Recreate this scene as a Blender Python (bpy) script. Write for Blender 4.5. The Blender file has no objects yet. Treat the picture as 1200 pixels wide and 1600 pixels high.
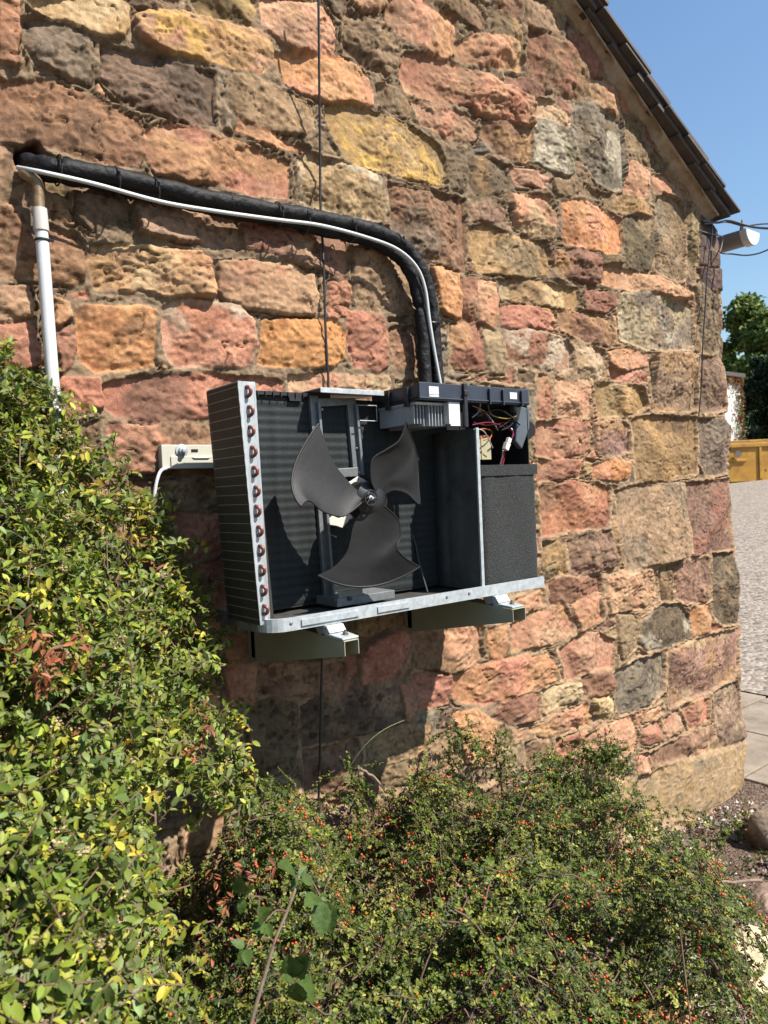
import bpy, math, random
import numpy as np
from mathutils import Vector
random.seed(7); RNG = np.random.default_rng(11)
SC = bpy.context.scene
COL = SC.collection
# ------------------------------------------------------------------ camera
FPX = 1155.0
YAW, PIT, ROLL = math.radians(52.2), math.radians(1.64), 0.0457
CAM = np.array([-0.82, -1.854, 1.6])
_fh = np.array([math.cos(YAW), math.sin(YAW), 0]); _rh = np.array([math.sin(YAW), -math.cos(YAW), 0]); _up = np.array([0, 0, 1.0])
_f = _fh*math.cos(PIT) - _up*math.sin(PIT); _u = _up*math.cos(PIT) + _fh*math.sin(PIT)
_r = _rh*math.cos(ROLL) - _u*math.sin(ROLL); _u2 = _rh*math.sin(ROLL) + _u*math.cos(ROLL)
cd = bpy.data.cameras.new('camera'); cam = bpy.data.objects.new('camera', cd); COL.objects.link(cam); SC.camera = cam
from mathutils import Matrix
cam.matrix_world = Matrix(((_r[0], _u2[0], -_f[0], CAM[0]), (_r[1], _u2[1], -_f[1], CAM[1]), (_r[2], _u2[2], -_f[2], CAM[2]), (0, 0, 0, 1)))
cd.sensor_fit = 'VERTICAL'; cd.sensor_height = 36; cd.sensor_width = 27; cd.lens = FPX/1600*36
cd.clip_start = 0.02; cd.clip_end = 2000
cd.dof.use_dof = True; cd.dof.focus_distance = 2.0; cd.dof.aperture_fstop = 8.0
# ------------------------------------------------------------------ light
SUN = Vector((0.19, -0.40, 0.555)).normalized()
w = bpy.data.worlds.new('World'); SC.world = w; w.use_nodes = True
nt = w.node_tree; nt.nodes.clear()
sky = nt.nodes.new('ShaderNodeTexSky'); sky.sky_type = 'NISHITA'; sky.sun_disc = False
sky.sun_elevation = math.asin(SUN.z); sky.sun_rotation = math.atan2(SUN.x, SUN.y)
sky.air_density = 1.5; sky.dust_density = 0.5; sky.ozone_density = 6.0
bg = nt.nodes.new('ShaderNodeBackground'); bg.inputs[1].default_value = 0.078
ow = nt.nodes.new('ShaderNodeOutputWorld'); nt.links.new(sky.outputs[0], bg.inputs[0]); nt.links.new(bg.outputs[0], ow.inputs[0])
sl = bpy.data.lights.new('sun', 'SUN'); sl.energy = 5.0; sl.angle = math.radians(0.53); sl.color = (1.0, 0.95, 0.87)
so = bpy.data.objects.new('sun', sl); COL.objects.link(so); so.rotation_euler = SUN.to_track_quat('Z', 'Y').to_euler(); so.location = (3, -6, 9)
SC.view_settings.view_transform = 'Standard'; SC.view_settings.look = 'None'; SC.view_settings.gamma = 1
SC.view_settings.exposure = 1.1
# ------------------------------------------------------------------ helpers
ALBK = .70
def ray(px, py): return _f + (px-600)/FPX*_r + (800-py)/FPX*_u2
def P(px, py, y=0.0):
    d = ray(px, py); t = (y-CAM[1])/d[1]; p = CAM + t*d; return Vector(p)
def G(px, py, z=0.0):
    d = ray(px, py); t = (z-CAM[2])/d[2]; return Vector(CAM + t*d)
def DD(px, py, dist):
    d = ray(px, py); return Vector(CAM + dist*d)
def lin(c): return tuple(((x/12.92) if x <= .04045 else ((x+.055)/1.055)**2.4) for x in c)

def mat(name, col, rough=.7, metal=0.0, var=.15, scale=30, bump=.15, bscale=200, spec=.5, col2=None, attr=None, trans=0, stretch=None, bd=.002, coat=0):
    m = bpy.data.materials.new(name); m.use_nodes = True; n = m.node_tree.nodes; L = m.node_tree.links
    col = tuple(x*ALBK for x in col); col2 = tuple(x*ALBK for x in col2) if col2 else None
    b = n['Principled BSDF']; b.inputs['Roughness'].default_value = rough; b.inputs['Metallic'].default_value = metal
    b.inputs['Specular IOR Level'].default_value = spec
    tc = n.new('ShaderNodeTexCoord'); mp = n.new('ShaderNodeMapping'); L.new(tc.outputs['Object'], mp.inputs[0])
    if stretch: mp.inputs['Scale'].default_value = stretch
    no = n.new('ShaderNodeTexNoise'); no.inputs['Scale'].default_value = scale; no.inputs['Detail'].default_value = 6; no.inputs['Roughness'].default_value = .65
    L.new(mp.outputs[0], no.inputs['Vector'])
    mx = n.new('ShaderNodeMix'); mx.data_type = 'RGBA'
    rp = n.new('ShaderNodeMapRange'); rp.inputs[1].default_value = .3; rp.inputs[2].default_value = .7; L.new(no.outputs[0], rp.inputs[0])
    L.new(rp.outputs[0], mx.inputs[0])
    if attr:
        at = n.new('ShaderNodeAttribute'); at.attribute_name = attr
        h1 = n.new('ShaderNodeHueSaturation'); h1.inputs['Value'].default_value = 1-var; L.new(at.outputs[0], h1.inputs['Color'])
        h2 = n.new('ShaderNodeHueSaturation'); h2.inputs['Value'].default_value = 1+var; L.new(at.outputs[0], h2.inputs['Color'])
        L.new(h1.outputs[0], mx.inputs[6]); L.new(h2.outputs[0], mx.inputs[7])
    else:
        c2 = col2 if col2 else tuple(min(1, x*(1+var)) for x in col)
        c1 = col if col2 else tuple(x*(1-var) for x in col)
        mx.inputs[6].default_value = (*c1, 1); mx.inputs[7].default_value = (*c2, 1)
    L.new(mx.outputs[2], b.inputs['Base Color'])
    if bump:
        nb = n.new('ShaderNodeTexNoise'); nb.inputs['Scale'].default_value = bscale; nb.inputs['Detail'].default_value = 5; L.new(mp.outputs[0], nb.inputs['Vector'])
        bp = n.new('ShaderNodeBump'); bp.inputs['Strength'].default_value = bump; bp.inputs['Distance'].default_value = bd
        L.new(nb.outputs[0], bp.inputs['Height']); L.new(bp.outputs[0], b.inputs['Normal'])
    if trans:
        tr = n.new('ShaderNodeBsdfTranslucent'); L.new(mx.outputs[2], tr.inputs[0]); ms = n.new('ShaderNodeMixShader'); ms.inputs[0].default_value = trans
        L.new(b.outputs[0], ms.inputs[1]); L.new(tr.outputs[0], ms.inputs[2]); L.new(ms.outputs[0], n['Material Output'].inputs[0])
    return m

def link(o, parent=None):
    COL.objects.link(o)
    if parent is not None: o.parent = parent
    return o
def tag(o, label=None, cat=None, group=None, kind=None):
    if label: o['label'] = label
    if cat: o['category'] = cat
    if group: o['group'] = group
    if kind: o['kind'] = kind
    return o
def empty(name, loc, label, cat, group=None):
    o = bpy.data.objects.new(name, None); o.location = loc; o.empty_display_size = .05; COL.objects.link(o)
    return tag(o, label, cat, group)

class MB:
    def __init__(s): s.v = []; s.f = []; s.m = []
    def add(s, vs, fs, m=0):
        o = len(s.v); s.v += [Vector(v) for v in vs]; s.f += [tuple(i+o for i in f) for f in fs]; s.m += [m]*len(fs); return s
    def hexa(s, a, b, m=0):  # a: 4 pts, b: 4 pts
        return s.add(list(a)+list(b), [(0,1,2,3),(7,6,5,4),(0,4,5,1),(1,5,6,2),(2,6,7,3),(3,7,4,0)], m)
    def box(s, x0, x1, y0, y1, z0, z1, m=0):
        return s.hexa([(x0,y0,z0),(x1,y0,z0),(x1,y0,z1),(x0,y0,z1)], [(x0,y1,z0),(x1,y1,z0),(x1,y1,z1),(x0,y1,z1)], m)
    def prism(s, pts, d, m=0):  # polygon extruded by vector d
        n = len(pts); d = Vector(d); a = [Vector(p) for p in pts]; b = [p+d for p in a]
        fs = [tuple(range(n)), tuple(range(2*n-1, n-1, -1))]+[(i, n+i, n+(i+1) % n, (i+1) % n) for i in range(n)]
        return s.add(a+b, fs, m)
    def tube(s, pts, r, n=8, m=0, sub=4, cap=True):
        pts = [Vector(p) for p in pts]
        if sub > 1 and len(pts) > 2: pts = smooth(pts, sub)
        N = len(pts); rr = r if callable(r) else (lambda t: r)
        t0 = (pts[1]-pts[0]).normalized(); a = t0.orthogonal().normalized(); vs = []
        for i, p in enumerate(pts):
            t = (pts[min(i+1, N-1)]-pts[max(i-1, 0)]).normalized(); a = (a-t*a.dot(t)).normalized(); b = t.cross(a); R = rr(i/(N-1))
            for k in range(n):
                an = 2*math.pi*k/n; vs.append(p+(a*math.cos(an)+b*math.sin(an))*R)
        fs = [(i*n+k, i*n+(k+1) % n, (i+1)*n+(k+1) % n, (i+1)*n+k) for i in range(N-1) for k in range(n)]
        if cap: fs += [tuple(range(n-1, -1, -1)), tuple((N-1)*n+k for k in range(n))]
        return s.add(vs, fs, m)
    def lathe(s, c, ax, prof, n=24, m=0):  # prof: (dist along ax, radius)
        c = Vector(c); ax = Vector(ax).normalized(); a = ax.orthogonal().normalized(); b = ax.cross(a); vs = []
        for (t, R) in prof:
            for k in range(n):
                an = 2*math.pi*k/n; vs.append(c+ax*t+(a*math.cos(an)+b*math.sin(an))*R)
        M = len(prof); fs = [(i*n+k, i*n+(k+1) % n, (i+1)*n+(k+1) % n, (i+1)*n+k) for i in range(M-1) for k in range(n)]
        fs += [tuple(range(n-1, -1, -1)), tuple((M-1)*n+k for k in range(n))]
        return s.add(vs, fs, m)
    def grid(s, rows, m=0, thick=None):
        R = len(rows); C = len(rows[0]); vs = [Vector(p) for r in rows for p in r]
        fs = [(i*C+j, i*C+j+1, (i+1)*C+j+1, (i+1)*C+j) for i in range(R-1) for j in range(C-1)]
        if thick is not None:
            d = Vector(thick); K = R*C; vs += [v+d for v in vs]; fs += [tuple(K+q for q in reversed(f)) for f in fs]
            bd = [j for j in range(C)]+[i*C+C-1 for i in range(1, R)]+[(R-1)*C+j for j in range(C-2, -1, -1)]+[i*C for i in range(R-2, 0, -1)]
            fs += [(bd[k], K+bd[k], K+bd[(k+1) % len(bd)], bd[(k+1) % len(bd)]) for k in range(len(bd))]
        return s.add(vs, fs, m)
    def build(s, name, mats, parent=None, bevel=0, sm=False, label=None, segs=2):
        me = bpy.data.meshes.new(name); org = parent.location if parent is not None else Vector((0, 0, 0))
        if parent is not None and parent.parent is not None: org = Vector(parent.get('_o', org))
        me.from_pydata([v-org for v in s.v], [], s.f)
        if not isinstance(mats, (list, tuple)): mats = [mats]
        for q in mats: me.materials.append(q)
        me.polygons.foreach_set('material_index', s.m)
        if sm:
            me.polygons.foreach_set('use_smooth', [True]*len(s.f)); me.set_sharp_from_angle(angle=math.radians(40))
        me.validate(); me.update()
        o = link(bpy.data.objects.new(name, me), parent)
        if bevel:
            b = o.modifiers.new('bevel', 'BEVEL'); b.width = bevel; b.segments = segs; b.limit_method = 'ANGLE'; b.angle_limit = math.radians(35)
        if label: o['label'] = label
        return o
# sub-parts: their parent part sits at the thing's origin, so geometry offset is the thing's location
def sub(mb, name, mats, part, **k):
    loc = part.parent.location
    part['_o'] = tuple(loc); o = mb.build(name, mats, part, **k); del part['_o']; return o

def smooth(p, k):
    out = []; n = len(p)
    for i in range(n-1):
        a, b, c, d = p[max(i-1, 0)], p[i], p[i+1], p[min(i+2, n-1)]
        for j in range(k):
            t = j/k; out.append(0.5*((2*b)+(c-a)*t+(2*a-5*b+4*c-d)*t*t+(3*b-a-3*c+d)*t**3))
    out.append(p[-1]); return out

# numpy noise
def _h(ix, iy, seed):
    v = (ix.astype(np.int64)*374761393 + iy.astype(np.int64)*668265263 + seed*1442695041) & 0x7fffffff
    v = ((v ^ (v >> 13))*1274126177) & 0x7fffffff
    v = ((v ^ (v >> 16))*1911520717) & 0x7fffffff
    return ((v ^ (v >> 11)) & 0xffff).astype(np.float32)/32767.5-1
def vn(x, y, seed=0):
    ix = np.floor(x); iy = np.floor(y); fx = (x-ix).astype(np.float32); fy = (y-iy).astype(np.float32)
    fx = fx*fx*fx*(fx*(fx*6-15)+10); fy = fy*fy*fy*(fy*(fy*6-15)+10)
    a = _h(ix, iy, seed); b = _h(ix+1, iy, seed); c = _h(ix, iy+1, seed); d = _h(ix+1, iy+1, seed)
    return (a*(1-fx)+b*fx)*(1-fy)+(c*(1-fx)+d*fx)*fy
def fbm(x, y, o=4, seed=0, g=.5):
    s = 0; a = 1; t = 0
    for i in range(o):
        c, q = math.cos(i*1.1), math.sin(i*1.1)
        s = s+a*vn((x*c-y*q)*2**i, (x*q+y*c)*2**i, seed+i*17); t += a; a *= g
    return s/t*1.6
def sstep(a, b, x):
    t = np.clip((x-a)/(b-a), 0, 1); return t*t*(3-2*t)

def np_mesh(name, V, F, mats, parent=None, colors=None, sm=False, mi=None):
    me = bpy.data.meshes.new(name); org = parent.location if parent is not None else Vector((0, 0, 0))
    V = np.asarray(V, np.float32)-np.array(org, np.float32)
    lens = None
    me.vertices.add(len(V)); me.vertices.foreach_set('co', V.ravel())
    if isinstance(F, np.ndarray):
        k = F.shape[1]; me.loops.add(F.size); me.loops.foreach_set('vertex_index', F.ravel().astype(np.int32))
        me.polygons.add(len(F)); me.polygons.foreach_set('loop_start', np.arange(0, F.size, k, dtype=np.int32))
    if not isinstance(mats, (list, tuple)): mats = [mats]
    for q in mats: me.materials.append(q)
    if mi is not None: me.polygons.foreach_set('material_index', mi)
    me.polygons.foreach_set('use_smooth', np.full(len(F), sm))
    me.update(calc_edges=True)
    if colors is not None:
        a = me.color_attributes.new('Col', 'FLOAT_COLOR', 'POINT'); c = np.ones((len(V), 4), np.float32); c[:, :3] = colors; a.data.foreach_set('color', c.ravel())
    return link(bpy.data.objects.new(name, me), parent)

# ------------------------------------------------------------------ terrain
def gz(x, y):
    x = np.asarray(x, float); y = np.asarray(y, float)
    t = np.clip((x-4.6)/20, 0, 1); r = 0.076*20*(t+0*y)
    return r
# ------------------------------------------------------------------ stone wall
PAL = dict(R=(.74,.49,.38), P=(.77,.57,.43), O=(.79,.55,.34), Y=(.71,.57,.35), B=(.51,.42,.34), T=(.65,.54,.41), G=(.56,.51,.45),
           D=(.63,.42,.34), C=(.76,.65,.49), W=(.60,.46,.39), K=(.60,.50,.37), N=(.45,.39,.33), Q=(.42,.36,.38), V=(.60,.45,.35))
ST = """R 0,0 22,0 26,60 24,105 0,102
C:y 38,0 178,0 200,18 200,50 190,58 160,60 125,48 75,28 50,15
B 36,37 60,32 105,42 125,52 130,75 138,110 138,135 110,128 60,100 38,65
V 0,126 40,131 60,129 110,145 150,160 210,190 221,215 215,262 180,260 60,225 0,215
T 0,224 24,226 30,265 35,300 38,324 20,320 0,318
B:n 157,72 190,80 245,92 300,112 334,121 334,199 300,195 265,188 215,173 190,158 160,128
P:l 214,32 235,23 290,28 330,35 400,52 421,64 427,100 410,118 370,112 320,103 260,88 225,72 211,55
V 198,2 280,0 275,17 240,20 214,14
Y:n 300,0 394,0 399,20 385,38 345,30 310,22
P:y 403,0 495,8 514,30 521,60 521,87 460,80 430,60 408,40
B 508,0 545,0 540,12 533,36 520,22
K 540,16 560,26 600,42 622,58 625,108 600,112 570,100 540,80 536,55
P 547,0 596,0 602,14 590,22 565,18
P:y 602,2 650,2 680,24 705,36 708,60 702,90 690,90 660,78 632,58 606,38
V 664,0 738,0 757,30 757,52 735,45 700,25
V 769,0 808,0 810,35 790,28 770,15
K:y 766,20 790,31 812,46 814,68 790,66 768,55
P 708,72 745,57 780,60 808,75 817,100 814,114 790,108 750,100 713,94
P:r 635,82 680,88 720,107 765,122 776,140 798,141 823,158 827,198 808,200 790,190 745,180 738,165 700,160 640,140 627,118 628,92
V:y 757,192 790,192 826,202 827,250 815,255 777,240 756,215
K:y 814,6 840,7 868,27 871,60 845,50 819,42
V:r 823,47 850,57 880,72 905,97 925,112 941,136 929,159 905,154 875,149 842,131 823,116
D 787,119 820,126 850,136 853,149 840,151 810,142 789,131
C 834,156 860,166 887,186 885,200 860,192 834,183
G:w 834,188 860,194 884,204 891,222 889,277 860,271 834,254
D 864,151 885,161 897,170 885,178 867,168
G:wn 891,162 915,166 950,183 967,197 969,230 971,298 955,297 925,284 906,262 894,235
D 886,57 905,62 935,82 939,110 939,124 922,119 901,90
P 919,127 940,130 960,151 968,184 950,179 924,160
C 882,0 900,2 914,20 929,55 925,64 896,45 877,20
C 842,0 874,0 878,28 860,19
K 973,191 989,189 1000,201 999,223 1036,250 1034,264 1020,269 990,244 974,240 973,215
P 976,257 990,257 1009,271 1009,299 999,313 970,304
P 1016,277 1034,279 1050,295 1044,304 1016,300
R:y 226,206 265,198 300,204 345,221 390,236 447,256 448,311 400,305 340,290 280,289 237,270 223,240
K:n 360,121 400,126 440,146 484,166 487,199 470,211 430,209 382,194 363,165
O:p 431,86 470,86 530,93 563,106 581,136 580,159 560,164 515,160 480,150 450,135 436,110
O:p 372,182 400,201 450,226 478,231 478,240 455,235 400,225 367,205
Y:l 508,167 560,166 600,176 650,201 689,231 696,250 696,284 680,289 620,275 570,264 537,244 516,205
Y:g 590,127 620,136 638,160 638,174 610,169 592,150
P 642,152 700,167 744,187 750,209 740,219 700,214 662,195
T:w 465,252 478,242 520,254 560,264 593,281 603,310 603,348 560,344 500,330 467,319
V:g 607,292 650,299 725,312 725,360 725,418 700,421 642,400 612,360
B 699,230 724,237 728,260 727,298 701,293
N:y 732,247 765,247 794,262 793,290 770,300 747,308 734,290
P 797,260 830,271 858,286 848,297 802,281
W 730,322 760,317 788,327 788,348 737,343
P:c 797,302 858,311 865,340 859,373 830,367 802,350
T:y 729,357 760,354 800,367 849,380 854,400 851,428 820,438 747,424 734,400
K 857,282 890,286 935,306 932,312 864,305
O:p 872,315 900,317 950,336 966,347 967,385 959,401 900,389 874,377
K:y 938,307 960,304 1000,314 1013,327 1012,338 975,334 941,324
N 970,342 985,340 1013,351 1017,400 1009,424 985,424 972,414
K:g 1020,312 1035,305 1059,314 1069,340 1069,400 1064,438 1040,434 1022,419 1020,360
K 1074,322 1084,331 1086,400 1084,438 1076,430 1074,380
D:y 860,390 900,394 927,403 927,439 919,444 870,429 858,410
K 933,401 964,406 966,415 933,413
P:y 934,419 985,426 1035,441 1073,461 1072,469 1030,462 966,450 937,444
Y:c 777,442 800,439 850,447 899,452 901,470 894,482 860,481 800,471 780,464
D 907,454 953,460 955,480 940,487 910,484
O 672,424 700,427 712,430 712,500 691,494 681,460
D 716,434 739,434 739,504 712,504
P 742,437 769,442 773,480 769,513 744,504
D:y 701,510 745,508 749,578 735,583 702,573
T 750,512 777,522 779,583 756,586
R:y 778,482 800,478 853,487 860,500 857,516 800,512 779,508
D:y 867,487 900,487 949,499 953,530 949,541 910,534 872,514
R:w 782,520 810,517 850,522 879,532 892,551 889,574 870,582 830,577 785,564
C 898,545 920,542 941,550 942,590 930,599 906,594 897,575
G:cw 964,460 1000,457 1060,469 1081,482 1085,538 1079,546 1000,544 967,529 962,490
B 1082,447 1095,442 1119,452 1123,549 1102,549 1092,520 1087,480
Q:s 1093,337 1140,348 1140,369 1093,361
Q:s 1092,364 1140,374 1140,396 1091,386
Q:s 1092,390 1140,400 1138,421 1093,411
Q:sg 1090,418 1138,425 1136,453 1100,448
P:y 947,550 980,547 1008,557 1008,575 975,579 950,569
R 950,577 975,582 1008,585 1008,595 990,599 952,589
T:y 1015,552 1045,550 1088,557 1089,638 1075,643 1017,641
W 1092,557 1119,557 1131,580 1134,638 1094,643
Y:c 932,604 960,600 1003,607 1011,635 999,643 965,648 934,653
P 865,592 900,597 923,607 923,640 919,649 890,653 867,647
R 835,587 850,592 856,602 857,640 850,653 835,653
R:d 834,662 870,657 904,662 919,676 920,700 914,710 870,716 837,710
W:y 927,662 960,657 981,667 983,704 960,710 932,708
Y:n 987,655 1030,651 1086,655 1087,738 1040,750 995,751 990,700
G 1090,653 1124,653 1140,680 1140,738 1102,741 1092,720
R:d 840,722 880,720 903,724 903,743 870,748 840,750
Y 909,727 921,725 921,739 913,743
O:p 925,730 960,719 981,727 980,746 960,750 928,748
R:d 842,760 890,754 930,757 953,767 953,813 943,823 890,828 844,836
T:g 961,767 1010,758 1068,755 1069,800 1067,868 1040,880 978,890 971,840
W:r 1072,755 1110,751 1146,751 1148,800 1148,856 1112,863 1077,868
W:n 887,837 930,830 953,830 960,870 956,883 920,893 890,895
K:y 844,847 869,844 880,860 883,898 860,903 847,903
D 855,912 890,902 933,900 935,923 890,938 858,943
P:n 943,904 980,895 1018,892 1022,938 990,953 947,958
K 1028,890 1049,887 1050,938 1030,940
W:n 1056,887 1080,877 1106,874 1108,920 1103,938 1070,940 1057,933
N 1113,868 1146,864 1155,900 1157,973 1132,976 1115,960
P 891,947 915,932 933,930 938,965 920,978 900,986
P:y 792,977 812,962 850,954 879,944 890,962 890,986 860,1003 794,1018
O 757,980 783,977 787,1010 783,1028 767,1031 757,1010
P:yn 646,987 700,980 746,980 751,1028 740,1038 700,1048 650,1043
P 802,937 846,924 848,943 822,952
R 645,1057 699,1052 700,1070 698,1099 652,1108
R:y 707,1057 760,1037 850,1020 863,1040 866,1060 820,1078 760,1098 712,1098 704,1080
P:r 870,1015 900,992 925,987 957,1001 953,1038 915,1048 882,1063
N:w 1002,966 1030,947 1060,944 1078,966 1076,993 1040,1008 1007,1013 993,1000
O 1079,951 1100,945 1109,970 1107,986 1082,993
T 962,962 985,962 998,975 988,1008 967,1026 962,1000
W:yc 1042,1017 1075,1002 1115,992 1156,985 1156,1040 1142,1063 1100,1083 1057,1098 1041,1102 1040,1060
G:n 957,1052 985,1032 1034,1017 1037,1040 1032,1074 1008,1098 962,1113 957,1080
D 907,1057 949,1047 951,1070 940,1083 907,1088
C 842,1077 898,1065 898,1090 847,1107
C 920,1094 951,1084 953,1112 948,1119 924,1120
D:g 777,1097 800,1087 833,1082 837,1115 820,1128 792,1132 768,1120
P:y 823,1140 862,1117 913,1097 922,1115 917,1129 880,1140 842,1152
P 908,1151 940,1132 984,1117 990,1150 983,1173 932,1178 895,1178
P 1002,1111 1029,1098 1033,1110 1010,1123 998,1123
R 996,1137 1026,1122 1028,1150 1010,1163 997,1163
P:y 1033,1121 1054,1110 1063,1140 1037,1152
R 1063,1106 1090,1094 1108,1092 1106,1123 1077,1136
V 1012,1177 1060,1153 1108,1133 1115,1149 1113,1153 1070,1178 1022,1194
W:c 1114,1082 1152,1066 1163,1100 1165,1148 1132,1164 1120,1150
C:gs 993,1213 1060,1193 1120,1173 1168,1157 1170,1240 1160,1256 1080,1271 1012,1285 997,1258
P 988,1182 1009,1180 1013,1203 992,1207
B:n 467,1107 500,1088 560,1075 618,1073 620,1128 560,1147 472,1162
B 387,1102 430,1088 459,1103 463,1170 453,1207 402,1212 390,1180
V 473,1170 557,1157 567,1190 557,1240 483,1240
T:y 573,1162 640,1138 669,1138 667,1183 638,1222 602,1227 575,1200
R 627,1072 643,1065 647,1108 639,1127 628,1127
R 563,1012 623,984 637,1002 622,1057 563,1067
R 541,1022 556,1004 553,1062 542,1076
R 347,1038 398,1042 398,1098 362,1098
V 405,1040 537,1038 537,1077 480,1086 408,1083
O 707,1117 740,1107 772,1132 767,1187 722,1192
C:n 247,760 280,753 323,757 338,767 332,781 290,783 252,778
R 272,803 343,803 347,858 292,877
R 302,888 348,873 352,957 312,957
R:n 162,602 250,588 330,586 400,592 438,602 438,622 340,648 290,652 240,662 182,652 163,638
V:p 167,668 230,668 290,658 328,673 332,700 332,738 172,742
V 0,327 20,327 41,352 46,382 66,386 74,352 95,362 112,366 122,382 131,415 128,438 112,447 50,438 0,435
V 76,320 98,331 112,348 108,350 80,344
P 0,457 45,452 52,500 0,503
R:d 0,508 50,508 60,573 0,578
P:y 82,465 104,476 110,498 86,508
D 86,515 110,514 118,540 109,581 93,587
B 117,312 203,312 206,358 180,363 140,360 120,345
W 214,322 300,327 373,347 373,388 330,386 250,376 217,368
P:cy 142,390 180,387 250,394 300,400 323,412 330,455 328,468 270,466 225,458 147,448 139,415
W:r 378,353 430,354 500,357 540,372 538,420 533,437 500,423 450,410 412,394 379,388
P:n 337,411 380,408 450,418 488,433 491,470 483,492 440,492 395,483 352,476 335,458
T:g 548,388 570,378 620,383 648,412 650,483 620,488 562,486 548,470
R 508,447 533,443 541,460 537,498 512,503
O:n 120,482 160,480 210,481 238,488 238,520 241,568 200,578 150,580 127,568 120,520
R:pw 252,482 290,475 368,478 388,502 396,540 393,570 340,574 272,574 258,550 251,510
O:o 404,502 450,500 523,507 535,526 533,563 518,576 440,576 405,568
R:n 538,492 570,491 593,497 600,530 598,573 580,581 547,573 538,530
K:r 606,517 638,512 648,530 646,577 612,577
R 92,597 153,593 156,638 102,648
P:c 447,592 510,587 598,590 603,602 598,628 452,628
C 867,1217 900,1202 983,1217 988,1288 932,1347 882,1317
C 908,1357 988,1297 1060,1283 1078,1310 1040,1347 1000,1387 932,1377"""
HOLE = [P(x, y) for x, y in ((27,227),(60,222),(70,235),(72,262),(40,275),(24,262))]

def z_roof(x):  # top edge of verge, from two points of the roofline
    a = P(922, 0, -.08); b = P(1135, 325, -.08); k = (b.z-a.z)/(b.x-a.x); return a.z+(x-a.x)*k, k
RX0 = -0.6  # ridge x
def ztop(x):
    z, k = z_roof(np.asarray(x)); zr, _ = z_roof(RX0); return np.where(np.asarray(x) < RX0, zr+(np.asarray(x)-RX0)*(-k), z)

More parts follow.
